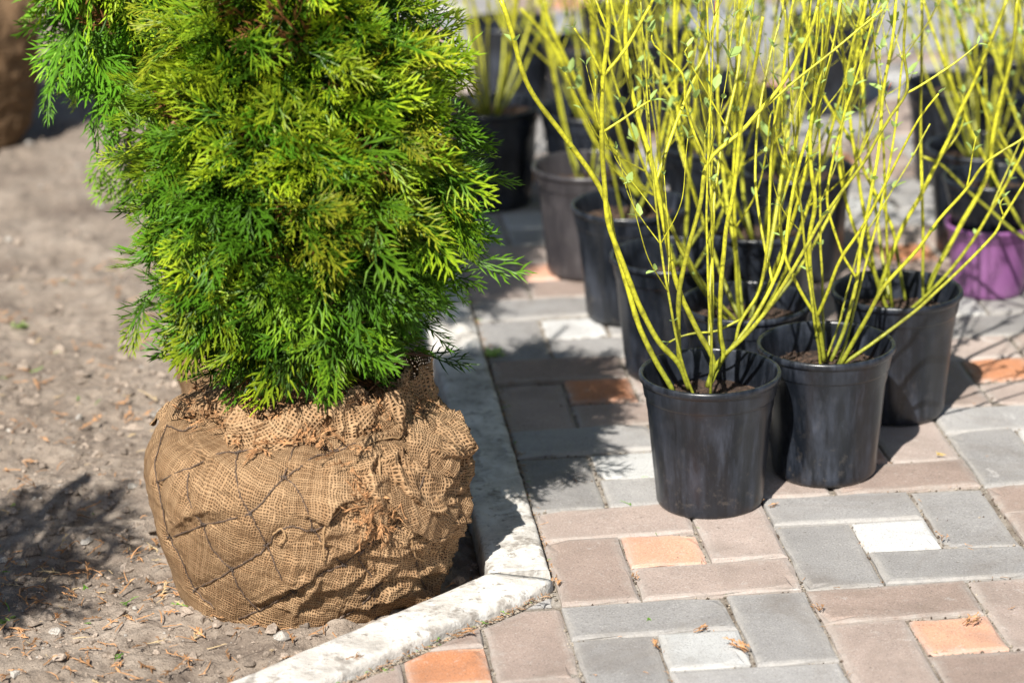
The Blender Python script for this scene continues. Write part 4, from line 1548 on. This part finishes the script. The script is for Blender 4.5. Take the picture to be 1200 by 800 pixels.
def tip_end(sm, lm, rg_, C, rad, snag=.3):
    """finish a tip: forked opposite twiglets with leaves; sometimes a red pruned snag between them"""
    d = unit(C[-1] - C[-3])
    s_ = unit(np.cross(d, rg_.normal(0, 1, 3)))
    for sg in (1, -1):
        l_ = rg_.uniform(.02, .07)
        e = C[-1] + l_ * unit(d * .9 + s_ * sg * .6)
        e2 = e + l_ * .5 * unit(d * 1.2 + s_ * sg * .15)
        cc, rr = add_stem(sm, lm, rg_, [C[-1], e, e2], rad[-1] * .75, rad[-1] * .5, 0, .35)
        leaf_pair(lm, rg_, cc[-1], cc[-1] - cc[-3], rg_.uniform(.013, .026))
    if rg_.random() < snag:
        V_, F_ = tube([C[-1], C[-1] + d * rg_.uniform(.015, .035)], rad[-1] * .55, 5)
        sm.add(V_, F_, (.40, .085, .035))


def make_plant(root, cx, cy, seed, traced=(), auto=6, spread=.5, hmin=.38, hmax=.62, zs=.150, lv=.3, thick=1.0, auto_dir=None):
    rg_ = np.random.default_rng(seed)
    P00 = np.array([cx, cy, zs])
    for ti, (k, lines) in enumerate(traced):
        sm, lm = Mesh(), Mesh()
        store = []
        for li, (pts, ra, rb_, *opt) in enumerate(lines):
            par = opt[0] if opt else None
            hue = opt[1] if len(opt) > 1 else 0.0
            if par is None:
                base = on_plane(*pts[0], P00, 0)
                base[1] = cy + (rg_.uniform(-.012, .012))
                base = np.array([base[0], base[1], base[2]])
                P0 = base
                P3 = [on_plane(u_, v_, P0, k) for u_, v_ in pts]
                P3[0] = P3[0] + (P3[0] - P3[1]) * .15
            else:
                Cp = store[par][0]
                q_ = on_plane(*pts[0], np.array([cx, cy, zs]), k)
                j = np.argmin(((Cp - on_plane(*pts[0], Cp[len(Cp) // 2], k)) ** 2).sum(1))
                P0 = Cp[j]
                kk = k + rg_.normal(0, .25)
                P3 = [P0] + [on_plane(u_, v_, P0, kk) for u_, v_ in pts[1:]]
            C, rad = add_stem(sm, lm, rg_, P3, ra, rb_, hue, lv * (1.1 if ra < .0028 else .5))
            store.append((C, rad))
            if pts[-1][1] > 8 and par is not None: 
                leaf_pair(lm, rg_, C[-1], C[-1] - C[-3], rg_.uniform(.009, .015))
                if rg_.random() < .4: leaf_pair(lm, rg_, C[-3], C[-1] - C[-3], rg_.uniform(.007, .012))
            elif pts[-1][1] <= 8:
                # the stem goes on above the top of the photograph
                d = unit(C[-1] - C[-4])
                l_ = rg_.uniform(.08, .16)
                e = C[-1] + d * l_ + np.array([0, 0, .02])
                C2, r2 = add_stem(sm, lm, rg_, [C[-1], (C[-1] + e) / 2, e], rb_, rb_ * .7, 0, lv)
                tip_end(sm, lm, rg_, C2, r2)
        so_ = sm.build('stem', M['stem'], root)
        if lm.n: tag(lm.build('leaves', M['leaf'], so_, smooth=False), kind='stuff')
    for i in range(auto):
        sm, lm = Mesh(), Mesh()
        th = (i + rg_.uniform(-.3, .3)) / max(auto, 1) * 2 * math.pi + seed
        if auto_dir is not None: th = auto_dir[0] + rg_.uniform(-1, 1) * auto_dir[1]
        o = np.array([math.cos(th), math.sin(th), 0])
        p0 = P00 + o * rg_.uniform(.004, .02)
        p0[2] -= .008
        lean = rg_.uniform(.12, spread)
        H = rg_.uniform(hmin, hmax)
        p1 = p0 + o * lean * .14 + np.array([0, 0, .09])
        p2 = p1 + o * lean * H * .40 + np.array([0, 0, H * .40]) + rg_.normal(0, .008, 3)
        p3 = p2 + o * lean * H * .30 + np.array([0, 0, H * .55]) + rg_.normal(0, .015, 3)
        ra = rg_.uniform(.0024, .0040) * thick
        C, rad = add_stem(sm, lm, rg_, [p0, p1, p2, p3], ra, ra * .5, rg_.uniform(0, .75) ** 1.5, lv)
        tip_end(sm, lm, rg_, C, rad)
        # opposite side branches
        for b_ in range(rg_.integers(2, 5)):
            j = int(len(C) * rg_.uniform(.28, .8))
            d = unit(C[j + 1] - C[j - 1])
            s_ = unit(np.cross(d, rg_.normal(0, 1, 3)))
            for sg in ((1, -1) if rg_.random() < .5 else (1,)):
                l_ = rg_.uniform(.09, .24)
                e1 = C[j] + l_ * .45 * unit(d + s_ * sg * .62)
                e2 = e1 + l_ * .55 * unit(d * 1.1 + s_ * sg * .30 + np.array([0, 0, .25]))
                cc, rr = add_stem(sm, lm, rg_, [C[j], e1, e2], rad[j] * .62, rad[j] * .38, rg_.uniform(0, .2), lv * 1.2)
                leaf_pair(lm, rg_, cc[-1], cc[-1] - cc[-3], rg_.uniform(.008, .015))
                if rg_.random() < .25: tip_end(sm, lm, rg_, cc, rr, .3)
        so_ = sm.build('stem', M['stem'], root)
        if lm.n: tag(lm.build('leaves', M['leaf'], so_, smooth=False), kind='stuff')


def potted(u, v, label, seed, mat='plastic', scale=1.0, rz=0.0, plant=None, z=0.0, zs=.150):
    P_ = ground(u, v, .183 * scale + z)
    root = tag(empty('potted_dogwood', (0, 0, 0)), label, 'potted shrub', 'dogwoods in nursery pots on the paving')
    o = link('pot', POT[mat], root, (P_[0], P_[1], z + .0005))
    o.rotation_euler = (0, 0, rz)
    o.scale = (scale,) * 3
    s_ = link('potting_soil', soil_disc(seed, (.0808 - max(0, .150 - zs) * .13) * scale, (zs - .004) * scale, M['potting']), root, (P_[0], P_[1], z))
    if plant is not None:
        make_plant(root, P_[0], P_[1], seed, zs=zs * scale - .002, **plant)
    return root, P_


a4, a3, a2 = .0044, .0036, .0028
TA = [
    (-.10, [([(806, 452), (795, 426), (772, 400), (750, 360), (730, 308), (713, 263), (708, 213), (705, 157), (707, 90), (713, 40), (712, 0)], .0047, .0036),
            ([(707, 90), (733, 57), (762, 7)], .0030, .0024, 0), ([(707, 90), (697, 70), (688, 53), (680, 45), (673, 33)], .0026, .0015, 0),
            ([(713, 40), (706, 20), (698, 0)], .0022, .0018, 0), ([(705, 157), (728, 140), (745, 128), (762, 118)], .0022, .0015, 0),
            ([(705, 157), (698, 133), (698, 93)], .0018, .0013, 0)]),
    (.05, [([(786, 453), (766, 418), (748, 380), (735, 335), (722, 290), (707, 227), (665, 165), (620, 103), (600, 40), (587, 0)], .0046, .0040)]),
    (-.05, [([(806, 450), (800, 435), (796, 415), (796, 360), (798, 330), (806, 296), (820, 240), (829, 192), (870, 153), (884, 136), (910, 106), (928, 80), (942, 52), (952, 28), (958, 8)], .0044, .0026, None, .35),
            ([(829, 192), (812, 152), (803, 120), (799, 86), (767, 53), (764, 38)], .0025, .0013, 0),
            ([(799, 86), (806, 70), (806, 55)], .0016, .001, 0), ([(884, 136), (925, 100), (960, 72), (1000, 40), (1034, 12)], .0023, .0016, 0)]),
    (.10, [([(830, 450), (836, 430), (833, 415), (820, 392), (806, 364), (798, 346), (786, 305), (768, 210), (752, 150), (738, 95), (733, 40), (735, 0)], .0046, .0036),
           ([(833, 415), (832, 370), (833, 310), (836, 265), (838, 220), (848, 160), (864, 90), (870, 40), (880, 0)], .0030, .0024, 0),
           ([(768, 210), (790, 150), (815, 90), (836, 30), (842, 0)], .0030, .0024, 0)]),
    (-.16, [([(830, 450), (838, 430), (848, 416), (844, 390), (844, 350), (849, 290), (852, 265), (860, 225), (868, 150), (880, 100), (888, 60), (894, 20)], .0044, .0026),
            ([(848, 416), (876, 390), (905, 355), (940, 297), (960, 262), (980, 234), (1014, 186), (1030, 158), (1046, 134), (1062, 104), (1059, 50), (1062, 0)], .0036, .0018, 0, .75),
            ([(1062, 104), (1076, 102), (1104, 84), (1125, 70), (1146, 52)], .0020, .0012, 1)]),
    (.16, [([(834, 448), (846, 424), (862, 402), (880, 378), (905, 335), (918, 300), (925, 250), (938, 190), (960, 120), (975, 60), (985, 0)], .0034, .0024),
           ([(862, 402), (868, 376), (890, 340), (900, 280), (902, 230), (905, 160), (918, 90), (925, 30), (930, 0)], .0028, .002, 0),
           ([(905, 335), (895, 280), (885, 210), (888, 150), (900, 80), (915, 20), (918, 0)], .0024, .0018, 0),
           ([(868, 376), (840, 387), (815, 390), (796, 395), (784, 401)], .0022, .0014, 1)]),
]
TB = [
    (-.10, [([(965, 420), (962, 395), (957, 369), (950, 334), (948, 284), (955, 240), (950, 190), (952, 130), (968, 60), (975, 0)], .0044, .0026, None, .2),
            ([(957, 369), (970, 340), (987, 300), (1013, 262), (1040, 210), (1062, 165), (1080, 135), (1100, 110)], .0032, .0016, 0),
            ([(957, 369), (935, 334), (920, 300), (915, 250), (930, 190), (938, 120), (945, 60), (950, 0)], .0030, .0022, 0)]),
    (-.20, [([(990, 418), (1023, 357), (1043, 327), (1077, 290), (1100, 258), (1132, 222), (1152, 194), (1170, 180), (1198, 163), (1215, 150)], .0040, .0018, None, .15),
            ([(1132, 222), (1136, 205), (1140, 180), (1144, 160)], .0016, .001, 0)]),
    (-.12, [([(997, 420), (1053, 380), (1117, 324), (1163, 276), (1174, 256), (1198, 218), (1215, 190)], .0032, .002, None, .35),
            ([(1174, 256), (1172, 240), (1176, 232)], .0014, .001, 0)]),
    (.10, [([(970, 416), (984, 380), (992, 344), (1008, 287), (1022, 262), (1050, 216), (1072, 180), (1090, 145)], .0019, .0011, None, .8)]),
    (.14, [([(976, 418), (990, 384), (1004, 330), (1010, 280), (1028, 190), (1035, 110), (1047, 40), (1050, 0)], .0034, .0025, None, 0),
           ([(1004, 330), (985, 290), (970, 230), (985, 150), (1010, 70), (1030, 0)], .0024, .0018, 0)]),
]
TC = [
    (-.06, [([(1030, 345), (1040, 312), (1060, 262), (1080, 228), (1100, 188), (1118, 150), (1128, 124), (1148, 80), (1172, 22), (1180, 0)], .0042, .0028),
            ([(1100, 188), (1126, 150), (1128, 110)], .0018, .0012, 0)]),
    (.05, [([(1082, 345), (1082, 300), (1081, 230), (1079, 150), (1080, 60), (1080, 0)], .0030, .0024, None, 0)]),
    (-.05, [([(1086, 345), (1100, 312), (1132, 254), (1158, 202), (1164, 160), (1172, 120), (1186, 60), (1192, 0)], .0046, .0034)]),
    (.10, [([(1038, 345), (1018, 308), (1006, 280), (990, 230), (984, 170), (1000, 90), (1012, 20), (1015, 0)], .0034, .0025)]),
    (.12, [([(1060, 345), (1052, 300), (1044, 262), (1018, 212), (1000, 170), (965, 110), (950, 50), (940, 0)], .0032, .0024)]),
]
TR = [(-.05, [([(1300, 330), (1240, 296), (1198, 278), (1160, 246), (1134, 224), (1104, 194), (1082, 184)], .0038, .0024)]),
      (.05, [([(1290, 330), (1230, 300), (1198, 266), (1168, 214), (1144, 166), (1124, 120), (1108, 76), (1090, 26), (1082, 0)], .0038, .0026)]),
      (-.1, [([(1310, 330), (1250, 260), (1198, 205), (1165, 160), (1150, 110), (1130, 50), (1120, 0)], .0034, .0024)])]
TE = [(0, [([(748, 222), (730, 190), (703, 150), (672, 90), (645, 30), (638, 0)], .0048, .0040)]),
      (.1, [([(742, 222), (700, 170), (668, 100), (652, 60), (610, 10)], .0042, .0032)]),
      (-.05, [([(752, 222), (735, 185), (716, 120), (700, 60), (690, 0)], .0046, .0038)])]
TD = [(.05, [([(800, 305), (805, 250), (808, 200), (815, 120), (822, 50), (830, 0)], .0040, .003)]),
      (.1, [([(790, 305), (778, 260), (776, 200), (790, 120), (792, 40), (795, 0)], .0036, .0028)]),
      (.1, [([(796, 305), (835, 250), (860, 200), (868, 120), (862, 60)], .0034, .0026)])]

potted(832, 434, 'yellow stemmed dogwood in the frontmost black pot, nearest the camera', 1, rz=.2, plant=dict(traced=TA, auto=3, thick=.7, lv=.2, spread=.35, hmin=.4), zs=.143)
potted(968, 401, 'yellow dogwood in black fluted pot right of the frontmost pot', 2, rz=.9, plant=dict(traced=TB, auto=3, thick=.7, lv=.6, spread=.35, hmin=.4), zs=.150)
potted(1051, 338, 'yellow dogwood in black pot that casts a rounded shadow, behind the second front pot', 3, rz=1.7, plant=dict(traced=TC, auto=4, lv=.6, spread=.55), zs=.148)
potted(788, 297, 'dogwood in black pot directly behind the frontmost pot, third in the left row', 4, rz=.4, plant=dict(traced=TD, auto=2, lv=.2, spread=.4), zs=.140)
potted(874, 352, 'dogwood with crooked stems in the low black pot hemmed in between four others', 5, rz=.0, plant=dict(auto=9, lv=.30, spread=.55, hmin=.40, hmax=.60, thick=1.15), zs=.155)
potted(738, 238, 'dogwood with thick bright stems in black pot, second in the left row', 6, rz=.0, plant=dict(traced=TE, auto=3, lv=.1, spread=.4), zs=.160)
potted(689, 192, 'dogwood in faded brownish grey pot at the far end of the left row', 7, 'plastic_grey', plant=dict(auto=4, lv=.1, spread=.3), zs=.150)
potted(574, 122, 'dogwood with dense yellow stems in the dark pot behind the large thuja', 8, rz=.0, plant=dict(auto=11, lv=.1, spread=.5, thick=1.25), zs=.165)
potted(692, 126, 'dogwood in bluish black pot behind the faded grey pot', 9, rz=.0, plant=dict(auto=5, lv=.1, spread=.4), zs=.150)
potted(888, 262, 'dogwood in black pot in the middle, behind the low hemmed in pot', 10, rz=.0, plant=dict(auto=6, lv=.4, spread=.5), zs=.160)
potted(935, 196, 'dogwood in black pot in the middle of the block, near the bare paving', 11, rz=.0, plant=dict(auto=6, lv=.4, spread=.5), zs=.160)
potted(838, 166, 'dogwood in black pot fourth from the front in the middle row', 12, rz=.0, plant=dict(auto=5, lv=.3, spread=.45), zs=.150)
potted(1275, 262, 'dogwood in black pot cut by the right edge, stems leaning left', 13, rz=.0, plant=dict(traced=TR, auto=5, lv=.6, spread=.85, auto_dir=(3.1, .9)), zs=.150)
potted(1150, 170, 'dogwood in black pot behind the purple pot', 14, rz=.0, plant=dict(auto=11, lv=.6, spread=.55), zs=.155)
potted(1245, 120, 'dogwood in black pot at the right edge behind the purple pot', 15, rz=.0, plant=dict(auto=10, lv=.6, spread=.75), zs=.155)
potted(1190, 60, 'dogwood in distant black pot just in front of the pale back kerb', 24, rz=.0, plant=dict(auto=5, lv=.4, spread=.5), zs=.155)
potted(765, 40, 'dogwood in far black pot at the upper middle, behind the left row', 26, rz=.0, plant=dict(auto=6, lv=.4, spread=.5), zs=.155)
potted(820, 92, 'dogwood in far black pot behind the fourth pot of the middle row', 27, rz=.0, plant=dict(auto=4, lv=.4, spread=.5), zs=.155)
potted(975, 22, 'dogwood in far black pot left of the bare paving, close to the pale kerb', 28, rz=.0, plant=dict(auto=5, lv=.4, spread=.5), zs=.155)
potted(868, 112, 'dogwood in far black pot at the left edge of the bare paving', 31, rz=.0, plant=dict(auto=4, lv=.4, spread=.45, thick=.9), zs=.155)
potted(690, 48, 'dogwood in far black pot above the faded grey pot', 32, rz=.0, plant=dict(auto=5, lv=.4, spread=.45, thick=.9), zs=.155)
potted(1120, 96, 'dogwood in far black pot at the right edge of the bare paving', 33, rz=.0, plant=dict(auto=5, lv=.5, spread=.5, thick=.9), zs=.155)
# rows beyond the pale kerb
LB = ['leftmost black pot in the row behind, seen above the dark pot by the thuja', 'second black pot in the back row, behind the far end of the left row',
      'third black pot in the back row, above the middle of the photograph', 'black pot standing behind the pale back kerb, left of the bare paving',
      'black pot standing behind the pale back kerb, right of the bare paving', 'rightmost black pot behind the pale back kerb']
for i, (x_, y_) in enumerate(((.20, 2.45), (.44, 2.52), (.62, 3.22), (.98, 3.20), (1.30, 3.25), (1.62, 3.22))):
    root = tag(empty('potted_dogwood'), LB[i], 'potted shrub', 'dogwoods in nursery pots on the paving')
    link('pot', POT['plastic'], root, (x_, y_, .0005))
    link('potting_soil', soil_disc(40 + i, .0815, .146, M['potting']), root, (x_, y_, 0))
    make_plant(root, x_, y_, 60 + i, auto=6, spread=.45, lv=.2)
# small purple pot with a black pot standing in it
P_ = ground(1158, 341, .0)
pp = tag(empty('purple_pot'), 'small purple plastic pot at the right, the black pot standing in it', 'flower pot')
link('pot', pot_mesh(M['plastic_purple'], .073, .058, .118, 56, False), pp, (P_[0], P_[1], .0005))
bp_ = tag(empty('potted_dogwood'), 'black pot nested in the small purple pot at the right', 'potted shrub', 'dogwoods in nursery pots on the paving')
o = link('pot', pot_mesh(M['plastic'], .078, .0490, .150, 56, True), bp_, (P_[0], P_[1], .0425))
link('potting_soil', soil_disc(91, .0685, .165, M['potting']), bp_, (P_[0], P_[1], 0))
make_plant(bp_, P_[0], P_[1], 92, auto=2, spread=.3, lv=.4, zs=.165)

# pale stone lodged on the ball behind
V_, F_ = ico(3)
V_ = V_ * np.array([.026, .02, .020]) * (1 + .18 * vnoise(V_ * 1.6 + 4)[:, None] + .05 * vnoise(V_ * 6)[:, None])
P_ = on_plane(290, 412, np.array([T2[0] + .05, T2[1] - .14, .1]), 0)
o = link('stone', mesh_np('stone', V_, F_, M['kerb']), None, tuple(P_))
tag(o, 'pale smooth stone glimpsed between the low foliage and the two root balls', 'stone')
# green weeds: by the kerb and on the soil
for (u_, v_, s_, lab, nb) in ((578, 418, 1.0, 'small green weed growing in the joint right of the long kerb', 16), (15, 590, .5, 'tiny green weed on the soil at the left edge', 7),
                              (20, 385, .9, 'green weed beside the dark hollow in the soil at the left', 9), (8, 728, .8, 'low green moss tuft on soil at the lower left edge', 12), (453, 790, .5, 'tiny green sprout in the gap along the slanting kerb', 5)):
    P_ = ground(u_, v_, -.02 if u_ < 540 and u_ != 453 else -.002)
    if u_ < 100: P_[2] = float(soil_h(np.array([P_[0]]), np.array([P_[1]]))[0])
    mm = Mesh()
    for i in range(nb):
        a = rg.uniform(0, 6.28)
        put_leaf(mm, rg, P_ + rg.normal(0, .006 * s_, 3) * np.array([1, 1, 0]), np.array([math.cos(a), math.sin(a), rg.uniform(.2, 1.4)]), .016 * s_ * rg.uniform(.6, 1.2))
    o = mm.build('weed', M['leaf'], None, smooth=False)
    tag(o, lab, 'weed', 'small weeds')
print('built', len(bpy.data.objects))
